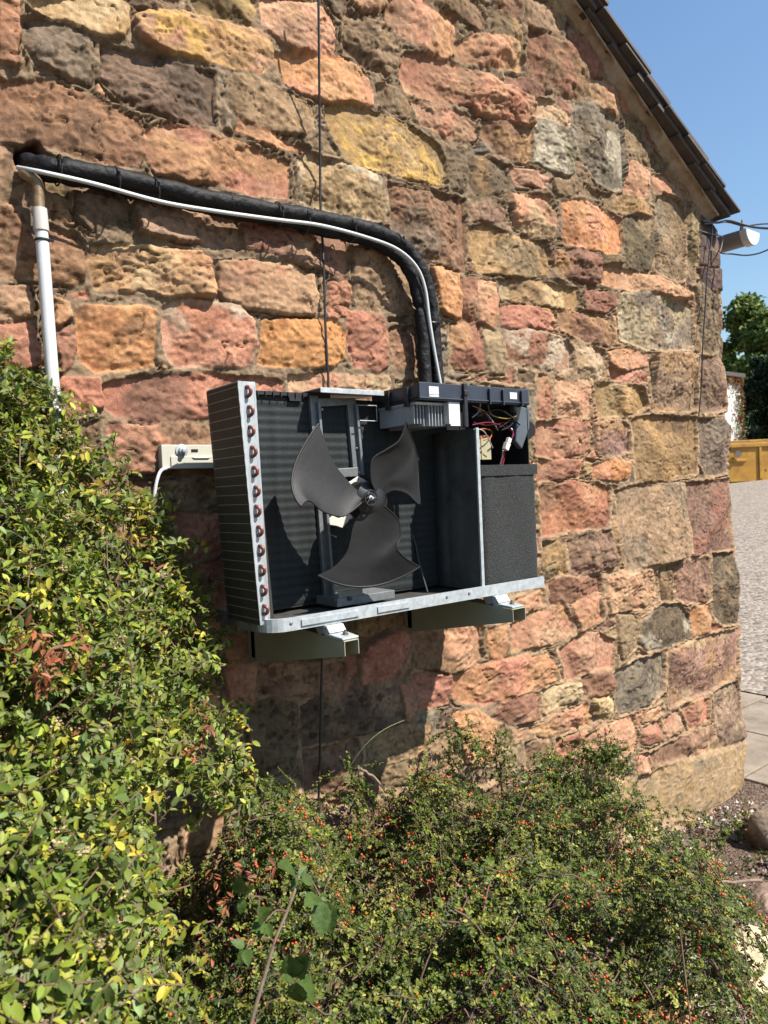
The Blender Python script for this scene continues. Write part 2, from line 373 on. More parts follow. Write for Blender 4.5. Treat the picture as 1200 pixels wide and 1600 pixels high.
def make_wall(parent):
    cols = np.concatenate([np.arange(-3.2, -.78, .03), np.arange(-.78, 1.0, .0037), np.arange(1.0, 2.66, .0056), 2.66+np.arange(0, 34)*.006])
    nmain = len(cols); tc = cols[-1]
    cols = np.concatenate([cols, tc+np.arange(1, 30)*.0075, tc+.22+np.arange(1, 60)*.03])
    rows = np.concatenate([np.arange(-.1, .4, .009), np.arange(.4, 3.05, .0041), np.arange(3.05, 3.75, .006), np.arange(3.75, 5.3, .035)])
    T, Z = np.meshgrid(cols, rows); T = T.astype(np.float64)
    RC = .075
    xc = np.interp(Z, [0, .9, 1.5, 2.9], [2.90, 2.885, 2.85, 2.79]); xa = xc-RC*.75
    X = np.where(T < 2.6, T, np.where(T <= tc, 2.6+(T-2.6)/(tc-2.6)*(xa-2.6), xa+(T-tc)))
    wx = X+.007*fbm(X*9, Z*9, 3, 5)+.0035*fbm(X*38, Z*38, 3, 9); wz = Z+.007*fbm(X*9, Z*9, 3, 31)+.0035*fbm(X*38, Z*38, 3, 41)
    sh = X.shape; Hh = np.zeros(sh, np.float32); dist = np.full(sh, -1.0, np.float32)  # signed, + inside
    C = np.zeros(sh+(3,), np.float32)
    mo = fbm(X*6, Z*6, 4, 77)
    # mortar
    mcol = np.array(lin((.69,.56,.43))); mgr = np.array(lin((.56,.47,.38)))
    k = np.clip(.5+.9*fbm(X*2.2, Z*2.2, 3, 3)+np.clip((Z-2.1)*.9, -.5, .6)-np.clip((X-1.2)*.4, -.3, .6), 0, 1)[..., None]
    C[:] = mcol*(1-k)+mgr*k
    C *= (1+.25*fbm(X*40, Z*40, 3, 8))[..., None]
    Hm = .0050+.0035*mo+.0030*fbm(X*45, Z*45, 3, 15)+.0018*fbm(X*140, Z*140, 2, 19)
    n1 = fbm(X*7, Z*11, 4, 101); n2 = fbm(X*16, Z*26, 4, 203); n3 = fbm(X*70, Z*95, 3, 307); n4 = fbm(X*5, Z*5, 3, 409); n5 = fbm(X*24, Z*24, 4, 511); n6 = fbm(X*125, Z*125, 2, 613)
    wq = .35*fbm(X*5, Z*5, 2, 640)
    bed = fbm(X*5+wq, Z*32+wq*6, 4, 601)
    def facet(x, y, seed, amp):
        ix = np.floor(x); iy = np.floor(y); bd = np.full(x.shape, 9e9); out_ = np.zeros(x.shape)
        for a in (-1, 0, 1):
            for b in (-1, 0, 1):
                cx_, cy_ = ix+a, iy+b; jx = cx_+.5+.45*_h(cx_, cy_, seed); jy = cy_+.5+.45*_h(cx_, cy_, seed+1); dx, dy = x-jx, y-jy; d2 = dx*dx+dy*dy
                on = np.clip(_h(cx_, cy_, seed+2)*1.6+.5, 0, 1); hh_ = (dx*_h(cx_, cy_, seed+3)+dy*_h(cx_, cy_, seed+4)*1.2+.35*_h(cx_, cy_, seed+5))*on
                m_ = d2 < bd; bd = np.where(m_, d2, bd); out_ = np.where(m_, hh_, out_)
        return out_*amp
    w1 = .030*n1+.006*n3; fx = X+w1*.6; fz = Z+w1*.5+.3*.03*n2
    FAC = facet(fx*13+.4*vn(X*11, Z*11, 81), fz*19+.4*vn(X*11, Z*11, 82), 300, .0052)+facet(fx*34, fz*52, 340, .0024)+facet(fx*85, fz*110, 380, .0010)
    polys = []
    for line in ST.strip().split('\n'):
        p = line.split(); key, _, opt = p[0].partition(':')
        pts = [tuple(map(float, q.split(','))) for q in p[1:]]
        polys.append((key, opt, [(P(a, b).x, P(a, b).z) for a, b in pts]))
    rs = np.random.default_rng(5)
    # fill-in courses where nothing was drawn
    z = -.05; auto = []
    while z < 5.2:
        h = rs.uniform(.09, .17); x = -3.2-rs.uniform(0, .2)
        while x < 4.6:
            wd = rs.uniform(.12, .34); j = lambda: rs.uniform(-.008, .008)
            key = rs.choice(list('RPPTTVVWTKBKG'))
            auto.append((key, 'A', [(x+j(), z+j()), (x+wd*.5, z+j()), (x+wd-.014+j(), z+j()), (x+wd-.014+j(), z+h-.014+j()), (x+wd*.5, z+h-.014+j()), (x+j(), z+h-.014+j())])); x += wd
        z += h
    def sdf(poly, sx, sz):
        d = np.full(sx.shape, 1e9); ins = np.zeros(sx.shape, bool); n = len(poly)
        for i in range(n):
            ax, az = poly[i]; bx, bz = poly[(i+1) % n]; ex, ez = bx-ax, bz-az; px, pz = sx-ax, sz-az
            t = np.clip((px*ex+pz*ez)/(ex*ex+ez*ez+1e-12), 0, 1); d = np.minimum(d, (px-ex*t)**2+(pz-ez*t)**2)
            c = ((az > sz) != (bz > sz)) & (sx < (bx-ax)*(sz-az)/(bz-az+1e-12)+ax); ins ^= c
        d = np.sqrt(d); return np.where(ins, d, -d)
    out = np.full(sh, -1.0, np.float32)
    for (key, opt, poly) in polys+auto:
        A = 'A' in opt
        xs = [q[0] for q in poly]; zs = [q[1] for q in poly]; m = .03
        c0 = np.searchsorted(cols, min(xs)-m if min(xs) < 2.55 else 2.5); c1 = np.searchsorted(cols, max(xs)+m if max(xs) < 2.55 else max(xs)+.12)
        r0 = np.searchsorted(rows, min(zs)-m); r1 = np.searchsorted(rows, max(zs)+m)
        if r1 <= r0 or c1 <= c0: continue
        S = (slice(r0, r1), slice(c0, c1)); sx = wx[S]; sz = wz[S]
        d = sdf(poly, sx, sz)+(.0 if A else .0055)
        if A: d = np.minimum(d, -out[S]-.014)
        else: out[S] = np.maximum(out[S], d)
        inside = d > 0
        if not inside.any(): 
            dist[S] = np.maximum(dist[S], d); continue
        cx, cz = sum(xs)/len(xs), sum(zs)/len(zs); u = sx-cx; v = sz-cz
        size = min(max(xs)-min(xs), max(zs)-min(zs))
        big = min(1, size/.14); rough = .4 if 's' in opt else 1
        h0 = rs.uniform(.004, .014)*(.6+.4*big)*(.35 if A else 1)
        face = np.full(d.shape, 9.0)
        for q in range(4):
            a, b = rs.normal(0, .14, 2)*rough; face = np.minimum(face, a*u+b*v+rs.uniform(0, .012)+.004*vn(sx*9+q*7, sz*9, 40+q))
        edge = min(.008, max(.0035, size*.06))*rs.uniform(.7, 1.4)*(.5 if 's' in opt else 1)
        e = np.clip(d/edge, 0, 1); prof = np.sqrt(1-(1-e)**2)
        pil = np.sqrt(np.clip(d/(size*.5+.01), 0, 1))*.0025*big
        off = rs.uniform(0, 50)
        rg = np.abs(fbm(sx*7+off, sz*12+off, 3, 700)); crack = np.exp(-(rg/.016)**2)*sstep(.0, .3, vn(sx*6+off, sz*6, 71)+.15)
        rd = 1-np.abs(fbm(sx*14+off, sz*20-off, 4, 720)); rsz = rs.uniform(.35, 1.0)*rough*(.6 if min(xs) > 1.75 or 's' in opt else 1)
        terr = fbm(sx*8+off*1.3, sz*13, 3, 730)*2.2; tf = terr-np.floor(terr); terr = (np.floor(terr)+sstep(.0, .10, tf))*.0058*sstep(-.3,.3,vn(sx*4+off,sz*4,77))
        hh = (h0+face+pil)*prof + rsz*(.0020*n2[S]+.0030*n1[S]+.0045*rd+terr+.0032*bed[S]*(key in 'RPDVWB'))*sstep(0, .7, e) + FAC[S]*(.25+.8*rsz)*sstep(0, .6, e) + .0013*n3[S]*rough + .0009*n5[S]*rsz*e - .010*crack*e*rough + .0012*n6[S]*rough
        hh = np.where(inside, hh+.0055*(1-prof)+.0010, 0)
        cr = np.array(PAL[key])*rs.uniform(.94, 1.06)+rs.normal(0, .018, 3)*np.array([1, .5, .8])
        base = np.array(lin(np.clip(cr, .05, .95)))
        cc = np.broadcast_to(base, d.shape+(3,)).copy()
        ov = fbm(sx*11+off, sz*13, 4, 800)
        alt = {'R': (.67,.41,.33), 'P': (.80,.50,.38), 'O': (.76,.46,.24), 'Y': (.64,.49,.30), 'B': (.44,.36,.30), 'T': (.58,.48,.36), 'G': (.46,.42,.37), 'D': (.52,.32,.27), 'C': (.72,.58,.36), 'W': (.52,.37,.32), 'K': (.52,.42,.29), 'N': (.36,.31,.27), 'Q': (.34,.29,.31), 'V': (.55,.38,.30)}[key]
        def blend(col, mask, amt=1):
            nonlocal cc
            mk = (np.clip(mask, 0, 1)*amt)[..., None]; cc = cc*(1-mk)+np.array(lin(col))*mk
        blend(alt, sstep(-.1, .6, ov), .55)
        blend((.74,.60,.45), sstep(.25, .7, fbm(sx*9-off, sz*9, 4, 812)), .35)
        blend((.42,.34,.28), sstep(.15, .7, fbm(sx*5+off, sz*5, 4, 815)+.25*np.clip((sz-1.9), -1, 1)), .42)
        o1 = fbm(sx*6+off*2, sz*7, 4, 820)
        if 'y' in opt: blend((.76,.57,.33), sstep(-.15, .5, o1), .5)
        if 'l' in opt:
            blend((.76,.60,.30), sstep(-.2, .3, o1), .5); blend((.86,.68,.20), sstep(.25, .5, fbm(sx*22, sz*30, 3, 831)+.35*o1), .6)
        if 'g' in opt: blend((.50,.47,.42), sstep(-.1, .6, o1), .5)
        if 'n' in opt: blend((.33,.29,.26), sstep(.05, .6, o1+.3*ov), .55)
        if 'w' in opt: blend((.78,.73,.66), sstep(.1, .5, fbm(sx*8-off, sz*8, 4, 840))*1+.6*np.clip(1-d/.02, 0, 1), .6)
        if 'c' in opt: blend((.80,.71,.53), sstep(.05, .4, fbm(sx*7-off, sz*7, 3, 850)), .45)
        if 'p' in opt: blend((.84,.56,.44), sstep(0, .4, fbm(sx*8-off, sz*8, 3, 860)), .6)
        if 'r' in opt: blend((.66,.38,.30), sstep(0, .4, fbm(sx*6-off, sz*8, 3, 870)), .4)
        if 'd' in opt: blend((.60,.33,.27), sstep(-.2, .3, o1), .4)
        if 'o' in opt: blend((.82,.54,.22), np.ones_like(o1), .6)
        cc = cc*(1+.16*n5[S]+.18*n3[S]+.10*n6[S])[..., None]*(1-.45*crack*e)[..., None]
        # dark pin-hole weathering
        if key in 'GKTNBWV': cc = cc*(1-.45*sstep(.45, .75, fbm(sx*55, sz*55, 2, 880)))[..., None]
        al = sstep(-.001, .003, d)[..., None]
        take = inside & (d > dist[S]*0-1)
        C[S] = np.where(take[..., None], C[S]*(1-al)+cc*al, C[S])
        Hh[S] = np.where(take, hh, Hh[S]); dist[S] = np.maximum(dist[S], d)
    dout = np.clip(-dist, 0, 1)
    joint = np.exp(-((dout-.0015)/.0028)**2)*sstep(-.15, .4, fbm(X*8, Z*8, 3, 905))*(dist <= 0)
    mort = Hm-.016*joint + .007*sstep(.0, .5, fbm(X*3.5, Z*3.5, 2, 915))
    wgt = sstep(0, .004, dist)
    Hf = np.where(dist > 0, np.maximum(Hh, -.01), mort)
    C = np.where((dist <= 0)[..., None], C*(1-.22*joint[..., None]), C)
    # hole for the pipes
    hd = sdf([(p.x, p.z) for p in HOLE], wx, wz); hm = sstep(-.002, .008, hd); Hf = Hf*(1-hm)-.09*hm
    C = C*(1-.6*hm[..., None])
    # broad bulge of old masonry
    Hf = Hf+.012*fbm(X*1.1, Z*1.1, 2, 930)+.008*np.exp(-((Z-.2)/.35)**2)
    lum = C.mean(-1, keepdims=True); C = (lum+(C-lum)*.72)*1.30
    C = np.clip(C, .015, .85)
    th = np.clip((X-xa)/RC, 0, math.pi/2); rest = np.maximum(0, (X-xa)-RC*math.pi/2)
    bx = np.where(X < xa, X, xa+RC*np.sin(th)); by = np.where(X < xa, 0, RC*(1-np.cos(th)))+rest
    zt = ztop(bx)-.05
    Zc = np.minimum(Z, zt)
    V = np.stack([bx+Hf*np.sin(th), by-Hf*np.cos(th), Zc], -1).reshape(-1, 3)
    nr, nc = sh; idx = np.arange(nr*nc).reshape(nr, nc)
    q = np.stack([idx[:-1, :-1], idx[:-1, 1:], idx[1:, 1:], idx[1:, :-1]], -1).reshape(-1, 4)
    keep = (Z[:-1, :-1] < zt[:-1, :-1]).reshape(-1); q = q[keep]
    used = np.unique(q); rm = np.full(len(V), -1); rm[used] = np.arange(len(used))
    o = np_mesh('wall', V[used], rm[q], M_STONE, parent, C.reshape(-1, 3)[used]*ALB, sm=True)
    return o
ALB = np.array([.525, .495, .425])
def stone_mat():
    m = bpy.data.materials.new('sandstone'); m.use_nodes = True; n = m.node_tree.nodes; L = m.node_tree.links; b = n['Principled BSDF']
    b.inputs['Roughness'].default_value = .92; b.inputs['Specular IOR Level'].default_value = .12
    at = n.new('ShaderNodeAttribute'); at.attribute_name = 'Col'; tc = n.new('ShaderNodeTexCoord')
    def noise(s, d=4, r=.6):
        x = n.new('ShaderNodeTexNoise'); x.inputs['Scale'].default_value = s; x.inputs['Detail'].default_value = d; x.inputs['Roughness'].default_value = r; L.new(tc.outputs['Object'], x.inputs['Vector']); return x
    g = noise(420, 3, .7); g2 = noise(90, 5, .7)
    mr = n.new('ShaderNodeMapRange'); mr.inputs[1].default_value = .3; mr.inputs[2].default_value = .7; mr.inputs[3].default_value = .68; mr.inputs[4].default_value = 1.34; L.new(g.outputs[0], mr.inputs[0])
    mr2 = n.new('ShaderNodeMapRange'); mr2.inputs[1].default_value = .3; mr2.inputs[2].default_value = .7; mr2.inputs[3].default_value = .84; mr2.inputs[4].default_value = 1.16; L.new(g2.outputs[0], mr2.inputs[0])
    mu = n.new('ShaderNodeMath'); mu.operation = 'MULTIPLY'; L.new(mr.outputs[0], mu.inputs[0]); L.new(mr2.outputs[0], mu.inputs[1])
    vm = n.new('ShaderNodeVectorMath'); vm.operation = 'SCALE'; L.new(at.outputs['Color'], vm.inputs[0]); L.new(mu.outputs[0], vm.inputs['Scale'])
    L.new(vm.outputs[0], b.inputs['Base Color'])
    b1 = n.new('ShaderNodeBump'); b1.inputs['Strength'].default_value = .55; b1.inputs['Distance'].default_value = .0040; L.new(g2.outputs[0], b1.inputs['Height'])
    b2 = n.new('ShaderNodeBump'); b2.inputs['Strength'].default_value = .5; b2.inputs['Distance'].default_value = .0028; L.new(g.outputs[0], b2.inputs['Height']); L.new(b1.outputs[0], b2.inputs['Normal'])
    rg = n.new('ShaderNodeTexNoise'); rg.noise_type = 'RIDGED_MULTIFRACTAL'; rg.inputs['Scale'].default_value = 28; rg.inputs['Detail'].default_value = 9; rg.inputs['Roughness'].default_value = .62
    mp = n.new('ShaderNodeMapping'); mp.inputs['Scale'].default_value = (1, 1, 1.25); L.new(tc.outputs['Object'], mp.inputs[0]); L.new(mp.outputs[0], rg.inputs['Vector'])
    b3 = n.new('ShaderNodeBump'); b3.inputs['Strength'].default_value = .8; b3.inputs['Distance'].default_value = .009; L.new(rg.outputs[0], b3.inputs['Height']); L.new(b2.outputs[0], b3.inputs['Normal'])
    L.new(b3.outputs[0], b.inputs['Normal']); return m
M_STONE = stone_mat()
barn = empty('barn', (1.2, 0, 0), 'rough red and buff sandstone barn gable with slate verge, behind the air conditioner', 'building')
make_wall(barn)
# roof -----------------------------------------------------------------
M_SLATE = mat('slate', (.055, .048, .045), .75, var=.5, scale=14, bump=.5, bscale=70, col2=(.12, .10, .09))
M_FILL = mat('lime_fillet', (.48, .38, .26), .95, var=.25, scale=20, bump=.6, bscale=120, bd=.004)
rb = MB(); zr0, RK = z_roof(RX0); sl_len = math.hypot(1, RK)
tx = 1/sl_len; tz = RK/sl_len  # unit vector down the slope (x up, z down)
nrm = Vector((-tz, 0, tx))
x_e = P(1144, 348, -.08).x
def slope_pt(x, off, y): z = float(z_roof(x)[0]); return Vector((x, y, z))+nrm*off
pitch = .145; i = 0; xx = x_e
while xx > RX0:
    x1 = xx; x0 = max(RX0, xx-.30)
    y0 = -.115+random.uniform(-.012, .012); lift = .0; th = random.uniform(.012, .019)
    for (ya, yb) in ((y0, .24), (.243, .55), (.553, .9), (.903, 6)):
        a = [slope_pt(x1, .022-th, ya), slope_pt(x1, .022, ya), slope_pt(x0, -.004, ya), slope_pt(x0, -.004-th, ya)]
        bq = [p+Vector((0, yb-ya, 0)) for p in a]; rb.hexa(a, bq)
    # undercloak slate
    yu = -.092+random.uniform(-.012, .01)
    a = [slope_pt(x1-.02, -.028, yu), slope_pt(x1-.02, -.006, yu), slope_pt(x1-.19, -.020, yu), slope_pt(x1-.19, -.042, yu)]
    rb.hexa(a, [p+Vector((0, .18, 0)) for p in a])
    xx -= pitch; i += 1
# far pitch of the roof
rb.hexa([Vector((RX0, -.09, zr0-.02)), Vector((RX0, -.09, zr0)), Vector((-4, -.09, zr0+3.4*RK)), Vector((-4, -.09, zr0+3.4*RK-.02))],
        [Vector((RX0, 6, zr0-.02)), Vector((RX0, 6, zr0)), Vector((-4, 6, zr0+3.4*RK)), Vector((-4, 6, zr0+3.4*RK-.02))])
rb.build('roof', M_SLATE, barn, bevel=.002, segs=1)
fb = MB(); rows = []
N = 260
for i in range(N+1):
    x = RX0+(x_e-.06-RX0)*i/N; t = x*17
    wv = .012*math.sin(t)+.008*math.sin(t*2.3+1)+.006*random.uniform(-1, 1)
    d = .036+wv*.8
    rows.append([slope_pt(x, -.040, .02), slope_pt(x, -.040, -.060), slope_pt(x, -.050, -.058+wv*.3), slope_pt(x, -d-.008, -.042+wv*.3), slope_pt(x, -d-.022, -.024+wv*.5), slope_pt(x, -d-.038, .0), slope_pt(x, -d-.042, .02)])
fb.grid(rows); fb.build('verge_mortar', M_FILL, barn, sm=True)
# ------------------------------------------------------------------ metals etc
M_GALV = mat('galvanised', (.50, .54, .56), .5, .25, var=.25, scale=60, bump=.1, bscale=90)
M_GALVD = mat('galvanised_dull', (.22, .235, .24), .5, .3, var=.25, scale=40, bump=.1, bscale=90)
M_ALU = mat('aluminium_fins', (.55, .58, .60), .5, .4, var=.2, scale=200, bump=.8, bscale=500, stretch=(1, 1, .05))
M_FIN = mat('blackened_fins', (.034, .031, .027), .6, .1, var=.35, scale=30, bump=.9, bscale=600, stretch=(1, 1, .04))
M_FINB = mat('coated_fins', (.026, .032, .033), .6, .05, spec=.3, var=.45, scale=14, bump=.9, bscale=700, stretch=(1, 1, .03))
M_LINE = mat('fin_line', (.38, .38, .36), .5, .4, var=.15)
M_COPPER = mat('copper', (.20, .065, .045), .5, .5, var=.5, scale=60)
M_BLACK = mat('black_plastic', (.016, .016, .018), .45, var=.3, scale=20, bump=.12, bscale=60)
M_FAN = mat('fan_plastic', (.007, .007, .008), .6, scale=7, bump=.3, bscale=60, spec=.3, col2=(.021, .020, .019))
M_NAVY = mat('dark_blue_plastic', (.030, .038, .058), .42, var=.2, scale=20)
M_FELT = mat('felt', (.012, .013, .013), .98, var=.7, scale=170, bump=1, bscale=260, bd=.004, col2=(.048, .052, .049))
M_FOAM = mat('foam_rubber', (.006, .006, .007), .6, scale=26, bump=.9, bscale=45, bd=.008, col2=(.020, .020, .022), spec=.2)
M_WHITE = mat('white_plastic', (.74, .75, .76), .35, var=.05)
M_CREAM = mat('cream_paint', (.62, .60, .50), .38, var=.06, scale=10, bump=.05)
M_CREAMSH = mat('shaded_cream_paint', (.42, .40, .29), .40, var=.08, scale=10, bump=.05)  # arms' cream paint, with their shaded side put into the colour as olive
M_CONN = mat('connector_plastic', (.78, .76, .66), .4, var=.04)
M_GOLD = mat('transformer_core', (.52, .46, .28), .5, .2, var=.15, scale=90, stretch=(6, 6, .5))
M_RUST = mat('dirty_metal', (.13, .10, .085), .7, .3, var=.5, scale=22, bump=.3, col2=(.25, .22, .2))
# ------------------------------------------------------------------ air conditioner
ac = empty('air_conditioner', P(600, 950, -.28), 'stripped outdoor air conditioner with exposed black fan, bolted to the stone wall', 'air conditioner')
YF = -.40
L0 = P(425, 985, YF); R0 = P(851, 921, YF); zb = (L0.z+R0.z)/2; ztp = zb+.030
XL = L0.x-.006; XR = R0.x
YB = -.130
# base pan with rounded front-left corner, lip folded up
path = [Vector((XL, YB, 0)), Vector((XL, YF+.05, 0))]
for a in range(0, 91, 15):
    an = math.radians(180+a); path.append(Vector((XL+.05+.05*math.cos(an), YF+.05+.05*math.sin(an), 0)))
path += [Vector((XR, YF, 0)), Vector((XR, YB, 0)), Vector((XL, YB, 0))]
def lip(mb, path, z0, z1, th, m=0):
    c = Vector(((XL+XR)/2, (YF+YB)/2, 0)); rows = []
    for p in path:
        d = (c-p); d = Vector((th*(1 if d.x > 0 else -1), th*(1 if d.y > 0 else -1), 0))
        rows.append([p+Vector((0, 0, z0)), p+Vector((0, 0, z1)), p+d+Vector((0, 0, z1)), p+d+Vector((0, 0, z0))])
    mb.grid(rows)
pb = MB(); lip(pb, path[:-1]+[path[0]], zb, ztp, .006)
fp = MB(); fp.prism([Vector((p.x+(.008 if p.x < 0 else -.008), p.y+(.008 if p.y < -.3 else -.008), zb+.006)) for p in path[:-1]], (0, 0, .003)); fp.build('pan_floor', mat('dark_floor_steel', (.025, .024, .022), .8, .1, var=.4, scale=20, bump=.3, bscale=60, col2=(.07, .066, .06)), ac)  # pan floor in near-black mottled steel
# pressed beads and folded foot tabs on the front
for (a, b_) in ((470, 560), (590, 640)):
    x0 = P(a, 960, YF).x; x1 = P(b_, 960, YF).x; pb.box(x0, x1, YF-.004, YF+.001, zb+.008, zb+.022)
pan = pb.build('base_pan', M_GALV, ac, bevel=.002)
db = MB(); db.box(XL-.0035, XL-.0005, YB, YF+.055, zb-.002, ztp+.002); db.build('pan_end_cover', M_RUST, ac, bevel=.002, label='brown weathered end flange of the base pan')
for px in (455, 700, 735):
    p = P(px, 950 if px < 600 else 938, YF-.004); s = MB(); s.lathe((p.x, YF+.001, zb+.018), (0, -1, 0), [(0, .004), (.003, .004), (.004, .002)], 10); s.build('screw', M_GALVD, ac)
# coil ---------------------------------------------------------------
YC = -.365; ybk = -.163
tF = (P(370, 600, YC), P(397, 598, YC)); bF = (P(405, 972, YC), P(421, 972, YC)); zc0, zc1 = ztp-.012, (tF[0].z+tF[1].z)/2
def shx(z): t = (z-zc0)/(zc1-zc0); return bF[0].x+(tF[0].x-bF[0].x)*t, (bF[1].x-bF[0].x)*(1-t)+(tF[1].x-tF[0].x)*t
def coil_path(z, off, yfront=YC):
    x0, wd = shx(z); x = x0+off; r = .055-off if off < .04 else .018; cx = x0+.055; cy = ybk-.055
    pts = [Vector((x, yfront, z)), Vector((x, (yfront+cy)/2, z)), Vector((x, cy, z))]
    for a in range(15, 91, 15):
        an = math.radians(180-a); pts.append(Vector((cx+r*math.cos(an), cy+r*math.sin(an), z)))
    pts.append(Vector((P(690, 780, ybk).x, cy+r, z))); return pts
XCB = P(690, 780, ybk).x
cb = MB(); o_ = coil_path(zc0, 0); t_ = coil_path(zc1, 0); oi = coil_path(zc0, .038); ti = coil_path(zc1, .038)
cb.grid([o_, t_]); cb.grid([ti, oi]); cb.grid([t_, ti]); cb.add([o_[0], t_[0], ti[0], oi[0]], [(0, 1, 2, 3)])
NL = 25
coil = cb.build('condenser_coil', M_FIN, ac, sm=True)
lb = MB()
for k in range(NL):
    z = zc0+.012+(zc1-zc0-.02)*k/(NL-1); pa = coil_path(z, -.0006)[:9]
    lb.grid([[p+Vector((0, 0, -.0007)) for p in pa], [p+Vector((0, 0, .0007)) for p in pa]], 0, thick=(.0005, 0, 0))
sub(lb, 'tube_line', M_LINE, coil)
# inner back face: ribbed fins
ib = MB(); rws = []
yb_in = ybk-.055+.018-.0016; xi0 = shx(1.6)[0]+.055
nz = 130
for k in range(nz+1):
    z = zc0+.006+(zc1-zc0-.012)*k/nz; ph = (k*24/nz) % 1.0
    d = .0008*math.cos(2*math.pi*ph)
    rws.append([Vector((xi0, yb_in-.002+d, z)), Vector((XCB-.002, yb_in-.002+d, z))])
ib.grid(rws)
sub(ib, 'fin_face', M_FINB, coil, sm=True)
tb = MB()
for (off, dz) in ((.0, .004),):
    a = coil_path(zc1, -.003); b = coil_path(zc1, .041); tb.grid([[p+Vector((0, 0, .001)) for p in a], [p+Vector((0, 0, .006)) for p in a], [p+Vector((0, 0, .006)) for p in b], [p+Vector((0, 0, .001)) for p in b]])
sub(MB().grid([[p+Vector((0, 0, .001)) for p in coil_path(zc1, 0)[:8]], [p+Vector((0, 0, .004)) for p in coil_path(zc1, .001)[:8]], [p+Vector((0, 0, .005)) for p in coil_path(zc1, .037)[:8]], [p+Vector((0, 0, .001)) for p in coil_path(zc1, .038)[:8]]]), 'top_fin', mat('dusty_fins', (.36, .36, .32), .7, .2, var=.2, scale=60, bump=.5, bscale=300), coil)
fr = MB(); xq = xi0; fr.box(xq, P(500, 620, ybk).x, yb_in-.012, yb_in+.03, zc1+.0005, zc1+.010)
for k in range(9): x = xq+.02+k*.022; fr.box(x, x+.002, yb_in-.016, yb_in-.0125, zc1-.004, zc1+.009)
px0 = P(437, 625, ybk).x; fr.box(px0, px0+.035, yb_in-.012, yb_in-.003, zc1-.012, zc1+.0); fr.build('top_strip', M_BLACK, ac)
# end plate
ep = MB(); y0 = YC-.003
rows = []
for k in range(41):
    z = zc0+(zc1+.004-zc0)*k/40; x0, wd = shx(z); rows.append([Vector((x0+wd*j/4, y0-(.002 if j in (0, 4) else 0)+.0008*math.sin(k*3.1+j), z)) for j in range(5)])
ep.grid(rows, thick=(0, .0028, 0)); plate = ep.build('coil_end_plate', M_ALU, ac, sm=True)
for k in range(12):
    t = (k+.55)/12.0; z = zc1-(zc1-zc0)*t*.985+.006; x0, wd = shx(z); cx = x0+wd*.52
    b = MB(); hh = .0105+random.uniform(-.0008, .0008); cx += random.uniform(-.0012, .0012); z += random.uniform(-.0008, .0008)
    b.tube([Vector((cx-.001, y0+.002, z+hh)), Vector((cx+.0, y0-.006, z+hh*.9)), Vector((cx+.003, y0-.011, z+hh*.4)), Vector((cx+.003, y0-.011, z-hh*.4)), Vector((cx+.0, y0-.006, z-hh*.9)), Vector((cx-.001, y0+.002, z-hh))], .0042, 8, sub=3)
    b.build('return_bend', M_COPPER, ac, sm=True)
# motor bracket -------------------------------------------------------
YM = -.215
bk = MB()
def rail(mb, pts_px, y, dy=.012):
    a = [P(px, py, y) for px, py in pts_px]; mb.prism(a, (0, dy, 0))
rail(bk, ((484,618),(497,618),(522,952),(509,952)), YM); rail(bk, ((497,628),(501,628),(526,952),(522,952)), YM-.012, .02)
rail(bk, ((543,632),(556,630),(566,742),(553,744)), YM); rail(bk, ((556,630),(560,632),(570,742),(566,742)), YM-.012, .02)
rail(bk, ((500,734),(562,730),(563,744),(501,748)), YM-.002, .004); rail(bk, ((497,622),(556,622),(556,632),(497,636)), YM-.002, .004)
mbk = bk.build('motor_bracket', M_GALVD, ac, bevel=.0015)
fl = MB(); a = [P(500, 612, YM-.05), P(561, 605, YM-.05), P(622, 602, YM+.02), P(565, 596, YM+.03), P(521, 594, YM+.03)]
zt_ = P(530, 610, YM-.04).z
x0, x1 = P(500, 610, -.26).x, P(561, 606, -.26).x
x0, x1 = P(500, 610, -.27).x, P(585, 606, -.27).x
fl.box(x0, x1, -.27, -.10, zc1+.014, zc1+.017); fl.box(x0, x1+.03, -.273, -.270, zc1+.004, zc1+.017)
fl.hexa([(x1, -.27, zc1+.014), (x1+.055, -.24, zc1+.014), (x1+.055, -.24, zc1+.017), (x1, -.27, zc1+.017)], [(x1, -.12, zc1+.014), (x1+.055, -.13, zc1+.014), (x1+.055, -.13, zc1+.017), (x1, -.12, zc1+.017)])
sub(fl, 'top_flange', M_GALV, mbk, bevel=.0008)
ft = MB(); q = P(550, 940, -.25); ft.box(P(510, 945, -.25).x, P(600, 940, -.25).x, -.30, -.20, ztp-.012, ztp+.010); ft.box(P(515, 930, -.26).x, P(553, 930, -.26).x, -.301, -.298, ztp+.010, ztp+.028)
sub(ft, 'foot', M_GALVD, mbk, bevel=.002)
for px, py in ((523, 939), (547, 935)):
    c = P(px, py, -.303); s = MB(); s.lathe(c, (0, -1, 0), [(0, .006), (.002, .006), (.003, .003)], 12); sub(s, 'bolt', M_BLACK, mbk)
s = MB(); s.prism([P(*q, -.262) for q in ((557,960),(557,935),(570,925),(575,925),(577,955),(580,962))], (0, .003, 0)); s.build('sheet_clip', M_WHITE, ac)
